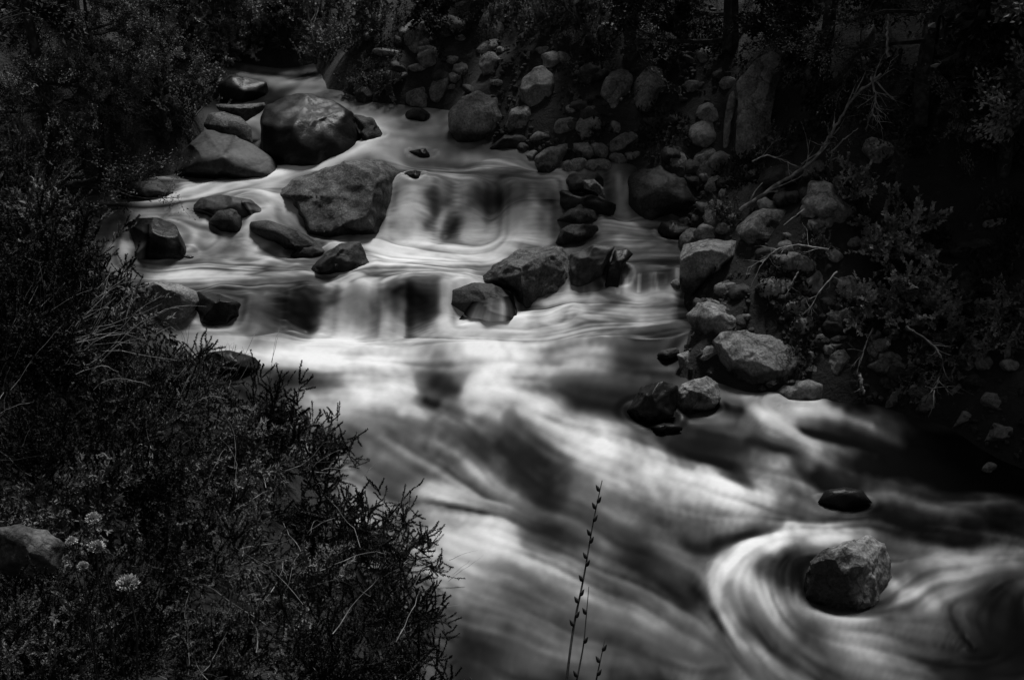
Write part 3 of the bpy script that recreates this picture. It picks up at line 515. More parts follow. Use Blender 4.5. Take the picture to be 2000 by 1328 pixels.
SL = [ # smaller stones: label, x, y, w, h, rotation, material
 ('flat pale stone leaning right of the low flat dark rock',1062,266,62,26,-15,'pale'),
 ('pale block in the pale stone heap right of the round boulders',1108,242,72,34,-20,'pale'),
 ('square smooth stone at the right of the pale stone heap',1150,246,56,50,-10,'smooth'),
 ('small rounded stone on top of the pale stone heap',1116,214,26,20,0,'mid'),
 ('narrow stone lying behind the pale stone heap',1155,212,50,16,-12,'mid'),
 ('oval stone with a pale rim above the upper rock pile',1148,292,66,30,8,'smooth'),
 ('tiny pale oval pebble set beside the smooth angular stone',1110,326,24,26,20,'pale'),
 ('flat dark stone above the thin side waterfall',1165,322,60,24,-8,'mid'),
 ('curved grey stone on the slope above the thin side waterfall',1218,276,74,30,-28,'mid'),
 ('small bent stone above the curved grey stone',1204,250,22,32,-40,'mid'),
 ('leaning wedge stone on the far side of the riffle',858,172,34,58,35,'mid'),
 ('low dark stone at the foot of the leaning wedge stone',820,190,60,38,0,'mid'),
 ('grey stone on the slope above the leaning wedge stone',903,136,42,32,-15,'mid'),
 ('rough rock block high on the far bank',838,110,52,40,-20,'pale'),
 ('layered flat rock at the foot of the far bank',775,146,90,22,-4,'mid'),
 ('layered flat rock stacked above the far bank foot',770,106,96,22,6,'mid'),
 ('large rough rock above the layered far bank rocks',812,72,70,72,20,'mid'),
 ('hooded rock on the far slope',880,52,62,46,0,'mid'),
 ('pointed rock standing high on the far slope',968,62,34,44,30,'mid'),
 ('stacked stone below the pointed rock of the far slope',958,92,56,30,-10,'mid'),
 ('tall grey stone at the bottom of the far slope stack',955,122,42,50,15,'mid'),
 ('smooth tall outcrop in the middle of the far slope',1050,170,68,86,20,'mid'),
 ('blocky stone on top of the smooth tall outcrop',1076,120,52,40,-5,'mid'),
 ('small flat capstone above the blocky stone',1062,98,40,18,0,'pale'),
 ('heart-shaped pale stone in the black upper slope',1188,62,46,38,0,'mid'),
 ('small leaning stone left of the heart-shaped stone',1130,72,44,30,-30,'mid'),
 ('small rounded stone near the top of the far slope',1280,44,42,34,30,'dark'),
 ('thin flat stone on the far slope',1134,140,34,10,-4,'mid'),
 ('long leaning grey rock on the upper right slope',1205,170,56,76,38,'mid'),
 ('second long leaning rock beside the first on the upper slope',1266,176,64,100,25,'mid'),
 ('small egg-shaped stone below the leaning grey rocks',1200,202,24,26,30,'mid'),
 ('short square stone at the top of the leaning rocks',1296,102,20,28,0,'mid'),
 ('small stone in the group beneath the dark treetops',1376,110,38,34,20,'mid'),
 ('small upright stone above that slope group',1350,78,28,30,0,'mid'),
 ('small textured stone below the slope group',1352,168,40,22,0,'pale'),
 ('pale folded stone above the tall leaf-shaped slab',1384,220,50,38,15,'pale'),
 ('lumpy rock under the pale folded stone',1378,262,70,54,10,'mid'),
 ('dark lumpy rock below the folded stone',1382,318,60,60,0,'mid'),
 ('narrow upright stone on the left of the tall slab',1424,235,20,120,8,'smooth'),
 ('small pebble-like stone at the foot of the dark slope',1322,330,54,44,20,'dark'),
 ('dark stone beside the fallen branch end',1318,398,70,30,-30,'dark'),
 ('tall thin blade of rock high at the right',1690,88,30,86,18,'mid'),
 ('short rock at the foot of the thin rock blade',1686,126,34,34,0,'mid'),
 ('narrow rock left of the thin blade',1634,158,20,44,10,'dark'),
 ('dark curved stone on the slope right of the fallen branch',1720,296,76,48,20,'mid'),
 ('grey rock hidden behind the fallen branch',1530,345,110,50,-10,'dark'),
 ('soft-edged rock under the leafy shrub on the slope',1618,400,110,90,30,'mid'),
 ('broad shaded rock above the arching twigs',1490,440,110,60,-18,'mid'),
 ('small pale knob of rock beside the cut branch',1412,380,20,24,20,'pale'),
 ('rock with rough streaks left of the broad shaded rock',1400,420,54,60,-30,'mid'),
 ('grey rock beneath the arching twigs',1550,512,90,40,8,'mid'),
 ('dark rock right of the arching twigs',1592,556,56,54,30,'mid'),
 ('shaded rock under the thick of the leafy shrub',1640,620,60,44,-10,'mid'),
 ('dark square stone at the foot of the twigs',1628,640,48,34,10,'dark'),
 ('thin slanting stone above the round chipped stone',1592,668,48,22,-35,'pale'),
 ('flat plate stone lying in the pebbles',1625,676,60,12,-8,'mid'),
 ('second flat plate stone among the pebbles',1640,660,50,12,-12,'mid'),
 ('small square stone under the slanting stone',1588,694,28,24,20,'mid'),
 ('dark chunk between the biggest boulder and chipped stone',1592,724,36,28,0,'mid'),
 ('thin tilted flake above the lone oval stone',1515,744,46,12,-18,'pale'),
 ('small stone between the chipped stone and rough boulder',1668,726,24,16,0,'pale'),
 ('small dark stone standing in the water below the roots',1655,762,24,24,-30,'mid'),
 ('low dark rock right of the lone oval stone',1640,768,60,16,0,'dark'),
 ('shaded rounded rock on the right above the dark water',1905,692,74,66,10,'mid'),
 ('low rock behind the shaded rounded rock at the right',1912,752,80,40,8,'dark'),
 ('pale leaf-thin stone standing at the right edge',1968,690,14,42,10,'pale'),
 ('pale lined flat rock near the right edge',1944,784,66,34,12,'pale'),
 ('grey slab high in the right shadows',1945,435,56,18,-8,'mid'),
 ('long sloping rock in the right shadows',1890,485,120,34,-12,'dark'),
 ('domed rock beneath the right shadows',1890,560,70,60,20,'dark'),
 ('small pale stone lying in the dark water at the right',1932,912,32,20,-20,'pale'),
 ('small dark stone at the water edge below the wide boulder',1305,690,50,20,-10,'dark'),
 ('wet stone at the toe of the speckled boulder',1300,835,70,20,0,'wet'),
 ('smooth stone under the end of the curtain fall',1322,556,30,24,0,'mid'),
 ('small dark stone beside the shaded boulder by the side pool',1345,432,44,16,8,'mid'),
]
for i, (lb, x, y, w_, h_, ro, mt) in enumerate(SL):
    big = w_ * h_ > 2200
    if mt != 'wet' and mt != 'dark': mt = {'pale': 'bank', 'mid': 'bank' if i % 3 else 'bank_smooth', 'smooth': 'bank_smooth'}[mt]
    if mt == 'dark' and x > 1300: mt = 'mid'
    rock(lb, ell(x, y, w_, h_, ro), mt, .9, wet=False, sub=4 if big or w_ > 40 else 3, seed=i * 11 + 3, cuts=6, rough=1.2, name='stone', push=.4, sink=.2, group='smaller stones on the banks')
rock('tall leaf-shaped slab standing in the shadows of the right bank', [(1436,270),(1440,160),(1470,120),(1510,98),(1532,120),(1515,180),(1500,260),(1470,302)], 'bank', .4, sub=5, wet=False, name='stone', group='smaller stones on the banks')
# stones packed along the right bank
LM = [(1480,690,'the biggest mottled boulder'),(1395,500,'the wide pale mottled boulder'),(1630,705,'the round stone with a chipped face'),(1740,710,'the broad rough boulder'),(1558,765,'the lone oval stone'),(1410,630,'the boulder with a flat grey back'),(1550,600,'the flat smooth stone'),(1310,370,'the large shaded boulder'),(1470,200,'the tall leaf-shaped slab'),(1380,262,'the lumpy rock under the folded stone'),(1490,440,'the broad shaded rock'),(1618,400,'the soft-edged rock'),(1895,820,'the pale smooth stone at the dark water'),(1050,170,'the smooth tall outcrop'),(935,222,'the dome boulder'),(1110,245,'the pale stone heap'),(1240,180,'the long leaning rocks'),(800,110,'the layered far bank rocks'),(1720,296,'the dark curved stone'),(1900,700,'the shaded rounded rock'),(1640,620,'the rock under the leafy shrub')]
rr = random.Random(5); used = {}
def fillrock(k, x, y, s_, asp, ro, mt):
    d = min(LM, key=lambda q: (q[0] - x) ** 2 + (q[1] - y) ** 2); dx, dy = x - d[0], y - d[1]
    rel = ('right of' if dx > 0 else 'left of') if abs(dx) > abs(dy) else ('below' if dy > 0 else 'above')
    far = math.hypot(dx, dy); rel = ('close ' if far < 60 else 'well ' if far > 120 else 'just ') + rel
    size = 'tiny' if s_ < 24 else 'small' if s_ < 34 else 'fist-shaped' if s_ < 44 else 'chunky'
    tone = {'bank': 'speckled grey', 'bank_smooth': 'smooth pale', 'mid': 'dark grey', 'dark': 'blackish'}[mt]; shp = 'flat' if asp < .58 else 'oval' if asp < .72 else 'rounded'
    lb = '%s %s %s stone %s %s' % (size, tone, shp, rel, d[2])
    if lb in used: return
    used[lb] = 1
    rock(lb, ell(x, y, s_, s_ * asp, ro), mt, .9, wet=False, sub=3, seed=900 + k, name='stone', push=.1, sink=.1, cuts=11, rough=1.5, pn=rr.choice([2.0, 2.6, 3.4]), group='small stones packed along the banks')
for k in range(210):
    z_ = k % 6
    if z_ < 3: x, y = rr.uniform(1360, 1990), rr.uniform(560, 790)
    elif z_ < 5: x, y = rr.uniform(1340, 1760), rr.uniform(300, 600)
    else: x, y = rr.uniform(1000, 1450), rr.uniform(90, 330)
    if y > 560 and y > 745 + max(0, (x - 1560)) * .16: continue
    if x < 1340 + (y > 560) * 30 and y > 340: continue
    fillrock(k, x, y, rr.uniform(18, 54) * (1 if y > 300 else .9), rr.uniform(.45, .85), rr.uniform(-35, 35), rr.choice(['bank', 'bank', 'bank_smooth', 'mid', 'mid'] if y > 300 else ['bank', 'mid', 'mid', 'mid']))
for k in range(26): fillrock(300 + k, rr.uniform(700, 1000), rr.uniform(60, 190), rr.uniform(20, 46), rr.uniform(.4, .8), rr.uniform(-25, 25), rr.choice(['bank', 'mid']))

rg = np.random.default_rng(77); n_ = 60000; X = rg.uniform(-4, 7, n_); Y = rg.uniform(3, 14, n_); Zg = ft_(X, Y); Wg = fw_(X, Y)
k_ = np.nonzero((Zg > Wg + .02) & (Zg < Wg + .02 + rg.exponential(.5, n_)) & (X > -.2))[0][:7000]
V1, F1 = ico(1); m_ = len(V1); sz = rg.uniform(.008, .035, len(k_)); Vg = (V1[None] * rg.uniform(.6, 1.2, (len(k_), m_, 1))) * (sz[:, None] * rg.uniform(.6, 1.3, (len(k_), 3)))[:, None] + np.stack([X[k_], Y[k_], Zg[k_] + .005], 1)[:, None]
o = obj('gravel', mesh_np('gravel', Vg.reshape(-1, 3), (F1[None] + np.arange(len(k_))[:, None, None] * m_).reshape(-1, 3), MAT['mid'], False, {'dry': np.ones(len(k_) * m_)})); tag(o, 'loose dark gravel and grit between the stones of the right bank', 'gravel', kind='stuff')

# ---------------------------------------------------------------- the water surface itself
ST = .15 * S1 + .13 * S2 + .16 * S0 * (1 - .35 * turb)
ST = ST + .06 * (1 - np.abs(S1) * 1.4)
CW = blur(fine(3.5, 11) + .6 * fine(8, 12) + .4 * fine(17, 13) + .25 * fine(35, 14), 2); CV = blur(fine(3.5, 21) + .6 * fine(8, 22) + .4 * fine(17, 23) + .25 * fine(35, 24), 2)
am = 7 * (1 - .6 * (steep > .3)); ir = np.clip((np.arange(XX.shape[0])[:, None] + CW * am).astype(int), 0, XX.shape[0] - 1); ic = np.clip((np.arange(XX.shape[1])[None] + CV * am).astype(int), 0, XX.shape[1] - 1)
G = blur(G[ir, ic], 2)
GL_ = lic(G, 6, .025, True); lw = .7 - .45 * steep; G = (1 - lw) * G + lw * GL_
G = paint(G, CRISP)
G = G + .3 * (G - .38)
G = np.clip(G, .02, 1)
G2 = G * (1 + (.12 + .16 * turb) * CL) * (1 + ST + .04 * S3) + .02 * S2 + .008 * S1
# rocks in the current: broken white collars
for cx_, cy_, a_, b_ in COLLAR:
    q = np.sqrt(((XX - cx_) / a_) ** 2 + ((YY - cy_) / b_) ** 2); m_ = np.exp(-((q - 1.12) / .13) ** 2) * (G2 > .12) * np.clip(.5 + .6 * S1, 0, 1.4)
    G2 = G2 + .13 * m_
    ZB = np.exp(-((q - 1.15) / .2) ** 2) * .012; BOW = BOW + ZB
G2 = np.clip(G2, .012, .99)
GR = G2 / (1 + np.maximum(G2 - .55, 0) * .7); FOAM_SHADE = np.clip(srgb(GR) / .88, .002, .8)  # water colour: foam with light and shade painted into it
lo = blur(G, 14)
ZW = ZW0 + .05 * (lo - .3) + .006 * S2 + .0018 * S1 + .012 * S3 + BOW
nr, nc = XX.shape
me = mesh_np('stream_water', np.stack([XX, YY, ZW], -1).reshape(-1, 3), grid_faces(nr, nc), MAT['water'], True, {'foam': FOAM_SHADE.ravel()})
o = obj('stream_water', me); tag(o, kind='structure')

# thin sheets of water sliding over rocks
from mathutils.bvhtree import BVHTree
def veil(rk, pts, g0, label, seed=0, edge=.2):
    """drape a sheet over the face of a rock; pts = left, right, far to near rows of the sheet in photo px"""
    m_ = rk.data; L0 = Vector(rk.location); bv = BVHTree.FromPolygons([v.co + L0 for v in m_.vertices], [p.vertices[:] for p in m_.polygons])
    nu, nv = 26, 26; V = np.zeros((nv, nu, 3)); ok = np.ones((nv, nu), bool); A = np.zeros((nv, nu)); rg = np.random.default_rng(seed); st = np.convolve(rg.standard_normal(nu + 6), np.ones(3) / 3, 'same')[3:-3]
    rw = np.array(pts, float); t_ = np.linspace(0, len(rw) - 1, nv)
    for i in range(nv):
        l, r_, y1, y2 = [np.interp(t_[i], np.arange(len(rw)), rw[:, q]) for q in range(4)]
        for j in range(nu):
            u = j / (nu - 1); px = l + (r_ - l) * u; py = y1 + (y2 - y1) * u; d = Vector(ray(px, py)).normalized(); h = bv.ray_cast(Vector(CAM), d)
            if h[0] is None:
                ok[i, j] = False; wt_ = at(px, py, True); V[i, j] = wt_ + np.array([0, 0, .01])
            else: V[i, j] = h[0] - d * .012
            e = min(1, min(u, 1 - u) / edge); A[i, j] = max(.02, g0 * e * (1 + .3 * st[j])) * (.25 + .75 * i / nv)
    me = mesh_np('water_veil', V.reshape(-1, 3), grid_faces(nv, nu), MAT['water'], True, {'foam': np.clip(srgb(np.clip(A, .02, .95)) / .9, 0, .8).ravel()})
    sm = me; o = obj('water_veil', sm); tag(o, kind='structure')
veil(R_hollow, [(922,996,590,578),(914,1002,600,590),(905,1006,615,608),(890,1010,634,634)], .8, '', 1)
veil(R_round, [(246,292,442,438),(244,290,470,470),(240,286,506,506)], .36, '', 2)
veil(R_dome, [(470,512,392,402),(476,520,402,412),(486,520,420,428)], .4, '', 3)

# ---------------------------------------------------------------- plants
def tubes(paths, sides=5):
    """paths: list of (points Nx3, radii N)"""
    Vs, Fs = [], []; n0 = 0
    for P, r in paths:
        P = np.asarray(P, float); n = len(P); T_ = np.gradient(P, axis=0); T_ /= np.linalg.norm(T_, axis=1)[:, None] + 1e-9
        ref = np.array([0, 0, 1.0]) if abs(T_[0][2]) < .9 else np.array([1.0, 0, 0])
        A = np.cross(T_, ref); A /= np.linalg.norm(A, axis=1)[:, None] + 1e-9; B = np.cross(T_, A)
        a_ = np.arange(sides) / sides * 2 * math.pi
        ring = P[:, None] + (A[:, None] * np.cos(a_)[None, :, None] + B[:, None] * np.sin(a_)[None, :, None]) * np.asarray(r)[:, None, None]
        Vs.append(ring.reshape(-1, 3)); i = np.arange(n - 1)[:, None] * sides; j = np.arange(sides)[None]; jn = (j + 1) % sides
        Fs.append(np.stack([i + j, i + jn, i + sides + jn, i + sides + j], -1).reshape(-1, 4) + n0); n0 += n * sides
    return np.concatenate(Vs), np.concatenate(Fs)
def leaves(C, Dr, ln, wd, rng, tilt=.5):
    """diamond leaves at C pointing along Dr"""
    n = len(C); Dr = Dr + rng.standard_normal((n, 3)) * tilt; Dr /= np.linalg.norm(Dr, axis=1)[:, None]
    S = np.cross(Dr, rng.standard_normal((n, 3))); S /= np.linalg.norm(S, axis=1)[:, None] + 1e-9
    l = (ln * rng.uniform(.6, 1.3, n))[:, None]; w2 = (wd * rng.uniform(.7, 1.2, n))[:, None] / 2
    N_ = np.cross(Dr, S)
    V = np.stack([C, C + Dr * l * .45 + S * w2 + N_ * w2 * .4, C + Dr * l, C + Dr * l * .45 - S * w2 + N_ * w2 * .4], 1).reshape(-1, 3)
    Fq = np.arange(n * 4).reshape(n, 4); return V, Fq
def grow(rng, start, d, length, r, depth, paths, tips, up=.15, wig=.25, n=7, kids=(3, 5), spread=.9, taper=.35):
    P = [np.array(start, float)]; d = d / np.linalg.norm(d); st = length / (n - 1)
    for _ in range(n - 1):
        d = d + rng.standard_normal(3) * wig * .4 + np.array([0, 0, up * .4]); d /= np.linalg.norm(d); P.append(P[-1] + d * st)
    P = np.array(P); rad = np.linspace(r, r * taper, n); paths.append((P, rad))
    if depth == 0: tips.append((P, d)); return
    for _ in range(rng.integers(kids[0], kids[1] + 1)):
        i = rng.integers(max(1, n // 3), n); dd = (P[i] - P[i - 1]) / st + rng.standard_normal(3) * spread
        grow(rng, P[i], dd, length * rng.uniform(.45, .7), rad[i] * .65, depth - 1, paths, tips, up, wig, max(4, n - 1), kids, spread, taper)
    tips.append((P[n // 2:], d))
def shrub_meshes(seed, h=.6, stems=16, depth=2, ln=.016, wd=.006, per=16, up=.12, mat='leaf_mid', out=.8, kids=(3, 5), stem_mat='twig_dark', r=.005):
    rng = np.random.default_rng(seed); paths, tips = [], []
    for k in range(stems):
        a_ = rng.uniform(0, 2 * math.pi); q = rng.uniform(.15, out)
        grow(rng, (math.cos(a_) * .05, math.sin(a_) * .05, 0), np.array([math.cos(a_) * q, math.sin(a_) * q, .75]), h * rng.uniform(.6, 1.1), r, depth, paths, tips, up, .35, 7, kids)
    C, D = [], []
    for P, d in tips:
        n = max(3, int(per * rng.uniform(.6, 1.3))); u = rng.uniform(0, len(P) - 1.001, n); i = u.astype(int); f = (u - i)[:, None]
        C.append(P[i] * (1 - f) + P[i + 1] * f); D.append((P[i + 1] - P[i]) / (np.linalg.norm(P[i + 1] - P[i], axis=1)[:, None] + 1e-9))
    V, Fq = leaves(np.concatenate(C), np.concatenate(D), ln, wd, rng)
    V2, F2 = tubes([(p, r_) for p, r_ in paths], 4)
    return mesh_np('foliage', V, Fq, MAT[mat]), mesh_np('stems', V2, F2, MAT[stem_mat])
def plant(name, meshes, parts, loc, label, cat, group, rz=0, sc=1.0, lean=(0, 0), scz=None):
    r_ = empty(name, loc, rz, sc); r_.rotation_euler = (lean[0], lean[1], rz)
    if scz: r_.scale[2] = scz
    for mm_, pn_ in zip(meshes, parts): obj(pn_, mm_, r_)
    tag(r_, label, cat, group); return r_

heath = [shrub_meshes(s, .42, 26, 2, .015, .0065, 150, .12, 'leaf_mid') for s in (1, 2, 3)]
heath[2] = shrub_meshes(13, .42, 16, 2, .032, .014, 34, .12, 'leaf_pale')
heath_dark = [shrub_meshes(s, .42, 26, 2, .015, .0065, 150, .12, 'leaf_dark') for s in (4, 5)]
def ground(x, y): 
    return float(max(ft_(np.array([x]), np.array([y]))[0], -1))
GL = 'low twiggy shrubs crowding the left bank'
SH = [ # px, py of the crown, distance, scale, mesh, label
 (610,880,5.9,.95,0,'dense small-leaved shrub reaching furthest over the water below the left pool'),
 (520,850,5.6,.95,3,'dark twiggy shrub behind the one that leans over the rapids'),
 (640,1030,5.0,.9,3,'shadowed shrub above the bright foam, lower middle of the left bank'),
 (740,1050,4.75,.85,1,'shrub with spiky tips against the bright foam at the lower left'),
 (780,1190,4.3,.75,4,'thin-leaved shrub at the very edge of the near water'),
 (800,1330,3.9,.65,3,'dark shrub cut off by the bottom edge beside the water'),
 (560,1150,4.3,.8,2,'shrub full of pale dry stems in the lower left'),
 (640,1300,3.8,.7,4,'dark shrub at the bottom left, right of the dry-stemmed one'),
 (420,1280,3.5,.7,0,'shrub at the bottom edge left of centre in the bush mass'),
 (400,1080,4.3,.85,1,'shrub in the middle of the foreground bush mass'),
 (420,900,5.1,.9,2,'grey-green shrub above the foreground bush mass'),
 (260,980,4.3,.9,3,'shadowed shrub right of the pale flower heads'),
 (240,830,5.0,.95,0,'wide shrub below the long dry grass at the left'),
 (90,900,4.3,.9,4,'black shrub at the left edge above the buried pale rock'),
 (90,1250,3.1,.7,3,'black shrub in the bottom left corner'),
 (260,1200,3.4,.7,4,'shadowed shrub at the bottom under the flower heads'),
 (330,760,6.2,.9,1,'small shrub at the water edge beside the low black rock'),
 (170,680,6.4,1.1,2,'shrub under the light-faced rock of the left bank'),
 (60,1330,3.1,.7,0,'grey-green shrub filling the very bottom left corner'),
 (170,1320,3.1,.7,4,'dark shrub at the bottom edge under the lowest flower head'),
 (20,1170,3.1,.7,1,'shrub at the left edge just below the buried pale rock'),
 (130,1000,3.9,.8,2,'shrub behind the pale flower heads'),
 (60,720,5.6,1.1,3,'dark shrub at the left edge in the middle height of the photo'),
 (95,505,8.2,1.1,1,'feathery shrub with twigs against the left pool'),
 (50,470,8.0,1.2,2,'pale-tipped shrub at the left edge beside the left pool'),
 (60,600,7.4,1.2,4,'dark mass of shrub below the feathery one'),
 (180,580,7.6,.8,3,'twiggy shrub over the light-faced rock'),
 (20,380,8.6,1.3,0,'tall pale-tipped shrub at the left edge under the trees'),
]
allm = heath + heath_dark
for i, (px, py, d, s_, k, lb) in enumerate(SH):
    p = at(px, py + 50); g_ = p[2] - .04; s_ *= .85
    plant('shrub', allm[k], ('foliage', 'stems'), (p[0], p[1], g_), lb, 'shrub', GL, rz=i * 1.7, sc=s_)
# broad-leaved shrubs on the right bank
brt = [shrub_meshes(s, .5, 14, 2, .045, .03, 26, .1, 'leaf_painted_sun', kids=(2, 4)) for s in (41, 42)]
bl = [shrub_meshes(s, .55, 12, 2, .04, .028, 22, .1, 'leaf_pale', kids=(2, 4)) for s in (21, 22)]
for i, (px, py, d, s_, lb) in enumerate([
 (1740,470,7.9,.7,'broad-leaved shrub climbing the right bank behind the roots'),
 (1800,590,7.0,.7,'thick leafy shrub above the hanging roots of the right bank'),
 (1700,600,7.5,.55,'leafy shrub over the shaded rocks right of the biggest boulder'),
 (1660,350,8.8,.45,'small leafy shrub beside the fallen branch'),
 (1930,260,7.6,.8,'large-leaved shrub in the dark upper right corner'),
 (1860,660,6.6,.6,'leafy shrub hanging over the dark water at the right'),
 (1980,640,6.3,.7,'shadowed shrub at the right edge above the water'),
 (1920,130,8.2,.8,'dark shrub highest in the upper right corner'),
 (1590,470,8,.35,'small shrub rooted between the arching twigs and the soft-edged rock'),
 (1560,690,8,.25,'tiny leafy sprig between the biggest boulder and the chipped stone'),
 (1420,400,8,.35,'small leafy shrub left of the broad shaded rock'),
 (1780,720,8,.4,'leafy shrub behind the broad rough boulder'),
 (1500,270,9.8,.4,'little shrub at the foot of the tall leaf-shaped slab')]):
    p = at(px, py + 40); p[2] += .3 * s_; plant('shrub', (brt if i in (0, 1, 2, 3) else bl)[i % 2], ('foliage', 'stems'), (p[0], p[1], p[2] - .35 * s_), lb, 'shrub', 'leafy shrubs of the right bank', rz=i * 2.1, sc=s_)

# trees
def tree_meshes(seed, h=3.2, spread=1.0, nleaf=26000, ln=.05, wd=.03, mat='leaf_dark', droop=-.02, conif=False):
    rng = np.random.default_rng(seed); paths, tips = [], []
    n = 12; P = np.array([[math.sin(i * .5 + seed) * .04 * h * .3, math.cos(i * .6) * .03 * h * .3, h * i / (n - 1)] for i in range(n)])
    paths.append((P, np.linspace(.035 * h, .008 * h, n)))
    for k in range(26 if conif else 15):
        f = rng.uniform(.12, .98); i = int(f * (n - 1)); a_ = rng.uniform(0, 2 * math.pi)
        L_ = spread * ((1.15 - f) if conif else rng.uniform(.55, 1.0) * (1.1 - .5 * f))
        grow(rng, P[i], np.array([math.cos(a_), math.sin(a_), -.1 if conif else .45]), L_, .012 * h * (1.1 - f), 2, paths, tips, droop, .3, 6, (3, 5), .6)
    C, D = [], []; per = max(4, nleaf // len(tips))
    for Pq, d in tips:
        m_ = int(per * rng.uniform(.2, 1.8)) + 2; u = rng.uniform(0, len(Pq) - 1.001, m_); i = u.astype(int); f = (u - i)[:, None]
        C.append(Pq[i] * (1 - f) + Pq[i + 1] * f + rng.standard_normal((m_, 3)) * .03); D.append((Pq[i + 1] - Pq[i]) / (np.linalg.norm(Pq[i + 1] - Pq[i], axis=1)[:, None] + 1e-9))
    V, Fq = leaves(np.concatenate(C), np.concatenate(D), ln, wd, rng, .7)
    V2, F2 = tubes(paths, 5)
    return mesh_np('crown', V, Fq, MAT[mat]), mesh_np('trunk', V2, F2, MAT['bark'])
tk = {'con': tree_meshes(31, 3.0, 1.15, 36000, .035, .014, 'leaf_mid', -.03, True), 'brd': tree_meshes(32, 3.0, 1.1, 24000, .05, .035, 'leaf_dark'),
      'brd2': tree_meshes(33, 3.2, 1.2, 32000, .04, .026, 'leaf_pale'), 'pale': tree_meshes(34, 3.0, 1.1, 26000, .05, .03, 'leaf_pale')}
def tree(px, py, d, key, sc, lb, rz=0, z=None):
    p = pd(px, py, d); zz = ground(p[0], p[1]) - .05 if z is None else z
    plant('tree', tk[key], ('crown', 'trunk'), (p[0], p[1], zz), lb, 'tree', 'trees along the stream', rz=rz, sc=sc)
def tree(px, py, key, sc, lb, rz=0):                                 # px, py: foot of the trunk
    p = at(px, py); plant('tree', tk[key], ('crown', 'trunk'), (p[0], p[1], p[2] - .06), lb, 'tree', 'trees along the stream', rz=rz, sc=sc)
tree(110,380,'con',.75,'dark needle-leaved tree at the upper left edge',.3)
tree(-60,420,'brd',.9,'dark broad tree cut off by the left edge',1.3)
tree(215,345,'brd2',.5,'leafy tree lit on its crown over the left arm of the stream',2.1)
tree(325,290,'brd2',.42,'rounded leafy tree overhanging the smooth sloping slab',.9)
tree(180,220,'con',.7,'tall dark conifer behind the left bank trees',4)
tree(320,190,'brd',.45,'black tree between the left bank and the far stream',5)
tree(425,112,'pale',.3,'pale sunlit tree on the left of the far end of the stream',.4)
tree(460,85,'pale',.34,'pale tree furthest away at the top of the photo, left of centre',2.4)
tree(545,108,'brd',.22,'small dark tree over the mouth of the far stream',3.1)
tree(930,30,'brd',.8,'dark tree at the top middle of the photo',.2)
tree(1120,60,'con',.8,'dark conifer on the far slope right of the middle',1.9)
tree(1235,110,'brd',.6,'dark broad tree at the top of the far slope',2.9)
tree(1420,110,'con',.8,'dark conifer above the tall leaf-shaped slab',4.4)
tree(1600,180,'brd',.7,'dark broad tree behind the fallen branch',.6)
tree(1800,230,'con',.8,'dark conifer over the upper right slope',2.2)
tree(1960,330,'brd',.6,'dark broad tree at the upper right edge',3.3)
tree(2150,400,'brd2',1.0,'leafy tree just outside the right edge',1.1)
for i, (x, y, s_, k, lb) in enumerate([(4.6,9.2,1.7,'brd','tall unseen tree added for shade up the right bank above the fallen branch'),(3.6,11.4,1.7,'con','tall unseen conifer added for shade up the far right slope'),(5.8,12.5,2.0,'con','tallest unseen conifer, added for shade high on the right slope')]):
    plant('tree', tk[k], ('crown', 'trunk'), (x, y, ground(x, y) - .05), lb, 'tree', 'trees along the stream', rz=i, sc=s_)  # tall trees added above the view to shade the right bank
for i, (px, py, s_, lb) in enumerate([(365,215,1.0,'leafy bush on the steep bank beside the thin flat stone at the left'),(345,250,.9,'bush on the bank over the smooth sloping slab'),(370,160,1.0,'bush on the left bank of the far stream'),(690,165,.9,'bush on the dark bank below the layered far bank rocks'),(740,182,.7,'low bush beside the leaning wedge stone'),(1060,75,1.0,'bush on the far slope above the flat capstone'),(1150,60,1.0,'bush on the far slope left of the heart-shaped stone'),(985,30,1.2,'bush at the top of the photo above the pointed rock'),(1090,20,1.2,'bush at the top edge right of the middle'),(415,112,1.5,'pale leafy bush at the left side of the far stream mouth'),(455,108,1.3,'pale bush beside the sunlit tree of the far stream'),(500,60,1.6,'pale bush high above the far stream mouth'),(400,50,1.8,'bright leafy bush at the top of the photo, left of centre'),(640,110,1.2,'bush with lit leaves at the right side of the far stream mouth'),(690,95,1.3,'leafy bush above the layered far bank rocks'),(650,40,1.6,'leafy bush at the top of the photo behind the bright sapling'),(740,60,1.2,'leafy bush left of the rough rock on the far bank'),(570,30,1.5,'bush over the black hollow at the far stream'),(455,30,1.7,'pale bush cut off by the top edge of the photo')]):
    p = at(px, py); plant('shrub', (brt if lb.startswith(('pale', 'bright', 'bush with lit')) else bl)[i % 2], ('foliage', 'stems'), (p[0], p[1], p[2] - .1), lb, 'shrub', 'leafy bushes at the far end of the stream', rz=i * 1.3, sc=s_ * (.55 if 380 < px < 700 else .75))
# low growth on the banks, one uncountable mass
def cover(name, n, xr_, yr_, mat, seed, ln, label):
    rng = np.random.default_rng(seed); X = rng.uniform(*xr_, n * 6); Y = rng.uniform(*yr_, n * 6)
    Z = ft_(X, Y); W_ = fw_(X, Y); m1 = np.sin(X * 4.1 + 1.3 * np.sin(Y * 3.7)) * np.sin(Y * 4.3 + 1.7 * np.sin(X * 2.9)) + .4 * np.sin(X * 13 + Y * 9) > .25
    k = np.nonzero((Z > W_ + .12) & m1)[0][:n]; X, Y, Z = X[k], Y[k], Z[k]
    hgt = rng.uniform(0, .09, len(k)); D_ = rng.standard_normal((len(k), 3)) * .8 + np.array([0, 0, .8])
    V, Fq = leaves(np.stack([X, Y, Z + hgt], 1), D_, ln, ln * .5, rng, .4); o = obj(name, mesh_np(name, V, Fq, MAT[mat])); tag(o, label, 'ground cover', kind='stuff')
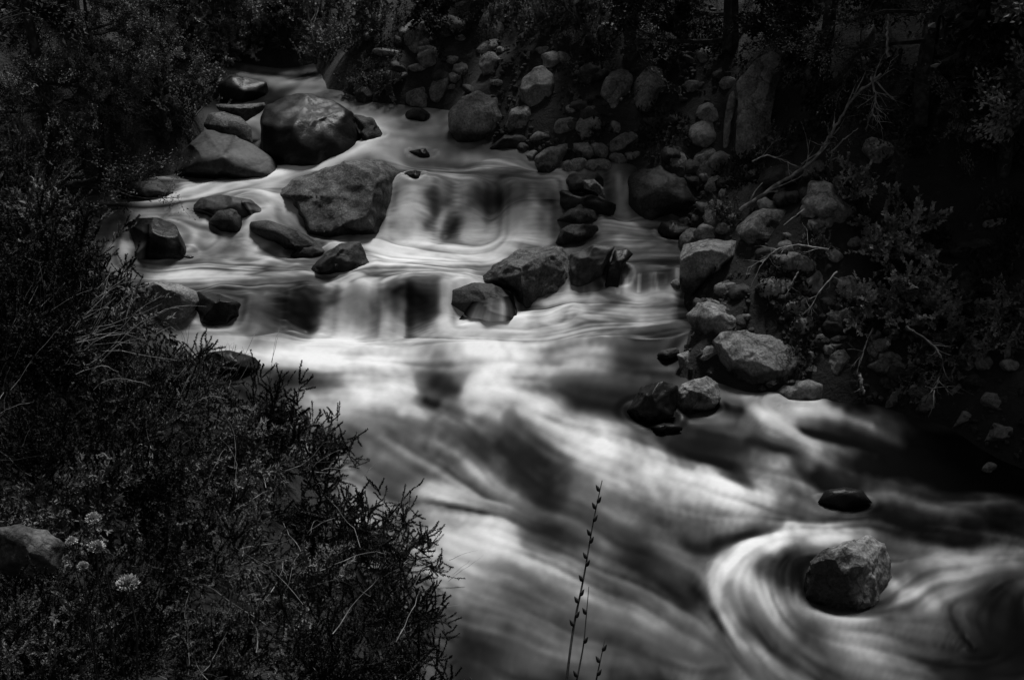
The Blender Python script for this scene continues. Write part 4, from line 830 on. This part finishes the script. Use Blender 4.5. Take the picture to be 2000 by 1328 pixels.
cover('ground_cover', 60000, (.6, 7.5), (4.5, 15), 'leaf_dark', 1, .045, 'dark low leaves carpeting the slope of the right bank')
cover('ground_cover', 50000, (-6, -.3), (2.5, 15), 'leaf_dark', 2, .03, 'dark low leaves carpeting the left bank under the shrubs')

# dead branches, twigs, roots
def branch(label, pts, r0, r1, name='dead_branch', mat='deadwood', sides=6, twigs=0, seed=0, group=None, cat='branch', tl=.25):
    """pts: (px, py, forward distance)"""
    rng = np.random.default_rng(seed); P = np.array([pd(*q) for q in pts]); n = 8 * (len(P) - 1)
    u = np.linspace(0, len(P) - 1, n); Q = np.stack([np.interp(u, np.arange(len(P)), P[:, k]) for k in range(3)], 1)
    for _ in range(4): Q[1:-1] = (Q[:-2] + 2 * Q[1:-1] + Q[2:]) / 4
    Q += rng.standard_normal(Q.shape) * r0 * .35; O = Q[0].copy(); Q = Q - O
    paths = [(Q, np.linspace(r0, r1, n))]
    for k in range(twigs):
        i = rng.integers(2, n - 1); d = (Q[i] - Q[i - 1]); d = d / np.linalg.norm(d) + rng.standard_normal(3) * .6
        grow(rng, Q[i], d, tl * rng.uniform(.4, 1.1), r0 * .45, 1, paths, [], -.05, .35, 6, (1, 3), .6)
    V, Fq = tubes(paths, sides); o = obj(name, mesh_np(name, V, Fq, MAT[mat], True), None, O); tag(o, label, cat, group); return o
branch('long pale dead branch leaning up the right bank from the shaded rocks', [(1445,412,9.0),(1520,360,8.9),(1595,310,8.8),(1630,250,8.75),(1665,190,8.7),(1720,145,8.7)], .016, .008, twigs=16, seed=1, tl=.35)
branch('pale broken stick crossing behind the long dead branch', [(1624,300,8.7),(1645,275,8.7),(1675,252,8.7)], .009, .003, name='stick', cat='stick', seed=2)
branch('thin arching twig bending left over the pale mottled boulder', [(1617,487,8.0),(1560,478,8.0),(1520,485,8.0),(1490,510,8.0),(1466,560,8.0)], .006, .002, name='twig', cat='twig', twigs=10, seed=3, tl=.15)
branch('straight thin twig sticking up out of the shaded rocks', [(1572,408,8.2),(1530,440,8.2)], .005, .002, name='twig', cat='twig', seed=5)
branch('slender forked twig hanging down beside the leafy shrub', [(1635,530,7.6),(1600,570,7.6),(1578,612,7.6)], .006, .002, name='twig', cat='twig', twigs=6, seed=6, tl=.12)
branch('drooping twig above the round speckled stone', [(1560,530,7.8),(1548,550,7.8),(1538,574,7.8)], .005, .002, name='twig', cat='twig', twigs=4, seed=8, tl=.1)
branch('looping dry grass stem hanging over the grey rock behind the branch', [(1470,315,8.8),(1500,302,8.8),(1540,318,8.8),(1580,335,8.8)], .006, .003, name='twig', cat='twig', twigs=4, seed=9, tl=.15)
branch('fine bundle of roots trailing down over the stones', [(1706,640,7.1),(1692,670,7.1),(1682,700,7.05)], .007, .003, name='root', cat='root', twigs=10, seed=10, tl=.16, mat='bark')
branch('thick gnarled root running down right from the leafy shrub', [(1770,640,6.9),(1820,670,6.85),(1840,700,6.8),(1836,740,6.8),(1815,770,6.75)], .010, .004, name='root', cat='root', twigs=14, seed=11, tl=.16, mat='bark')
branch('short pale stump of root standing in the water below the shrub', [(1678,730,6.9),(1683,750,6.85),(1686,768,6.85)], .012, .008, name='root', cat='root', twigs=2, seed=12, tl=.06, mat='twig')
branch('hanging strand of dead plant beside the upper end of the long branch', [(1700,150,8.6),(1712,190,8.6),(1700,230,8.6)], .01, .003, name='twig', cat='twig', twigs=14, seed=13, tl=.2)
branch('thin upright dead stem in the upper right shadows', [(1735,110,8.6),(1733,60,8.6),(1735,30,8.6)], .012, .006, name='twig', cat='twig', twigs=2, seed=14, tl=.1)
branch('bare pale trunk of a young tree by the far stream', [(618,125,12.6),(612,80,12.6),(600,20,12.6)], .02, .012, name='sapling_trunk', cat='tree trunk', twigs=6, seed=15, tl=.3, mat='twig')
# bare plant on the low black rock
p = pd(435, 690, float(np.dot(at(440, 735) - CAM, FW)) + .15); rng = np.random.default_rng(44); paths = []
for k in range(9): grow(rng, ((k - 4) * .022, 0, 0), np.array([(k - 4) * .1, 0, 1]), .06, .0016, 2, paths, [], .1, .3, 5, (2, 3), .6, .5)
V, Fq = tubes(paths, 4); o = obj('bare_plant', mesh_np('bare_plant', V, Fq, MAT['twig_dark']), None, p); tag(o, 'sparse bare twiggy plant growing on the low black rock', 'plant')
# pale dry stems through the foreground shrubs
def dry(label, px, py, d, n, L_, seed, spread=.8, tilt=(0, 0), r=.0017, name='dry_grass', mat='deadwood'):
    rng = np.random.default_rng(seed); paths = []
    for _ in range(n):
        a_ = rng.uniform(0, 6.28); grow(rng, (rng.normal(0, .16), rng.normal(0, .16), rng.normal(0, .05)), np.array([math.cos(a_) * spread + tilt[0], math.sin(a_) * spread + tilt[1], .8]), L_ * rng.uniform(.5, 1.1), r, 0, paths, [], -.15, .45, 8, (0, 1), .5, .3)
    V, Fq = tubes(paths, 3); o = obj(name, mesh_np(name, V, Fq, MAT[mat]), None, at(px, py + 30) + np.array([0, 0, .16])); tag(o, label, 'dry grass', 'tufts of dry grass on the left bank')
dry('pale sprawling dry stems in the middle of the foreground shrubs', 500,1110,3.9,44,.34,1,1.2)
dry('dry stems standing up from the shrub below the left pool', 560,960,4.7,24,.3,2)
dry('tuft of dry grass at the water edge below the low black rock', 380,790,5.9,60,.35,3,.4)
dry('long dry grass leaning right at the left edge of the bank', 110,740,5.4,70,.6,4,.25,(.5,0))
dry('thin dry stems in the grey-green shrub', 330,930,4.5,16,.3,5)
dry('dry stems above the dark shrub at the bottom edge', 560,1330,3.3,18,.3,6)
dry('short pale stems sticking out over the near foam', 790,1130,4.2,22,.25,7,.8,(.4,0))
dry('a few bent stems at the left edge above the buried rock', 30,880,4.0,10,.4,8,1.2)
# seed stalks in front of the water
def stalk(label, pts, nb, seed, r=.004):
    rng = np.random.default_rng(seed); P = np.array([pd(*q) for q in pts]); n = 30; u = np.linspace(0, len(P) - 1, n)
    Q = np.stack([np.interp(u, np.arange(len(P)), P[:, k]) for k in range(3)], 1)
    for _ in range(6): Q[1:-1] = (Q[:-2] + 2 * Q[1:-1] + Q[2:]) / 4
    O = Q[0].copy(); Q -= O; root = empty('seed_stalk', O)
    V, Fq = tubes([(Q, np.linspace(r, r * .3, n))], 5); obj('stem', mesh_np('stem', V, Fq, MAT['twig_dark'], True), root)
    pods = []
    for k in range(nb):
        i = int(8 + (n - 9) * k / nb); s = 1 if k % 2 else -1; d = np.array([s * .5, 0, 1.0]); d /= np.linalg.norm(d); b0 = Q[i]; tt = np.linspace(0, 1, 7)
        pods.append((b0 + np.outer(tt, d) * .022, np.array([.15, .75, 1, .95, .7, .4, .08]) * .005))
    V, Fq = tubes(pods, 6); obj('seed_pods', mesh_np('seed_pods', V, Fq, MAT['twig_dark'], True), root)
    tag(root, label, 'plant', 'seed stalks in front of the water')
stalk('tall thin seed stalk with small pods standing in front of the foam', [(1098,1400,2.6),(1118,1230,2.65),(1140,1130,2.7),(1158,1020,2.75),(1176,938,2.8)], 13, 1, .0035)
stalk('shorter bare stalk beside the tall seed stalk', [(1112,1400,2.62),(1140,1260,2.66),(1150,1145,2.7)], 3, 2, .0028)
stalk('stub of a stalk at the bottom edge right of the tall seed stalk', [(1150,1400,2.6),(1168,1310,2.62),(1182,1245,2.65)], 4, 3, .0028)
# flower heads
fl = [(182,1014,3.55,'uppermost pale flower head at the left'),(140,1058,3.5,'pale flower head touching the buried pale rock'),(190,1070,3.5,'pale flower head in the middle of the left group'),(162,1106,3.45,'small pale flower head below the middle one'),(250,1142,3.4,'largest ragged pale flower head, lowest of the group')]
rng = np.random.default_rng(9)
nP = 260; dd = rng.standard_normal((nP, 3)); dd /= np.linalg.norm(dd, axis=1)[:, None]; dd[:, 2] = abs(dd[:, 2]) * .9
Vf, Ff = leaves(dd * .012, dd, .012, .008, rng, .3); head = mesh_np('flower_head', Vf, Ff, MAT['petal'])
Vs_, Fs_ = tubes([(np.array([[.02, 0, -.75], [.02, 0, -.3], [0, .01, -.1], [0, 0, 0]]), np.array([.003, .003, .002, .002]))], 5); stm = mesh_np('stem', Vs_, Fs_, MAT['twig_dark'])
for i, (x, y, d, lb) in enumerate(fl):
    r_ = empty('flower', pd(x, y, d - .75), i, (.8, .62, .9, .6, 1.15)[i]); obj('flower_head', head, r_); obj('stem', stm, r_); tag(r_, lb, 'flower', 'pale flower heads on the left bank')
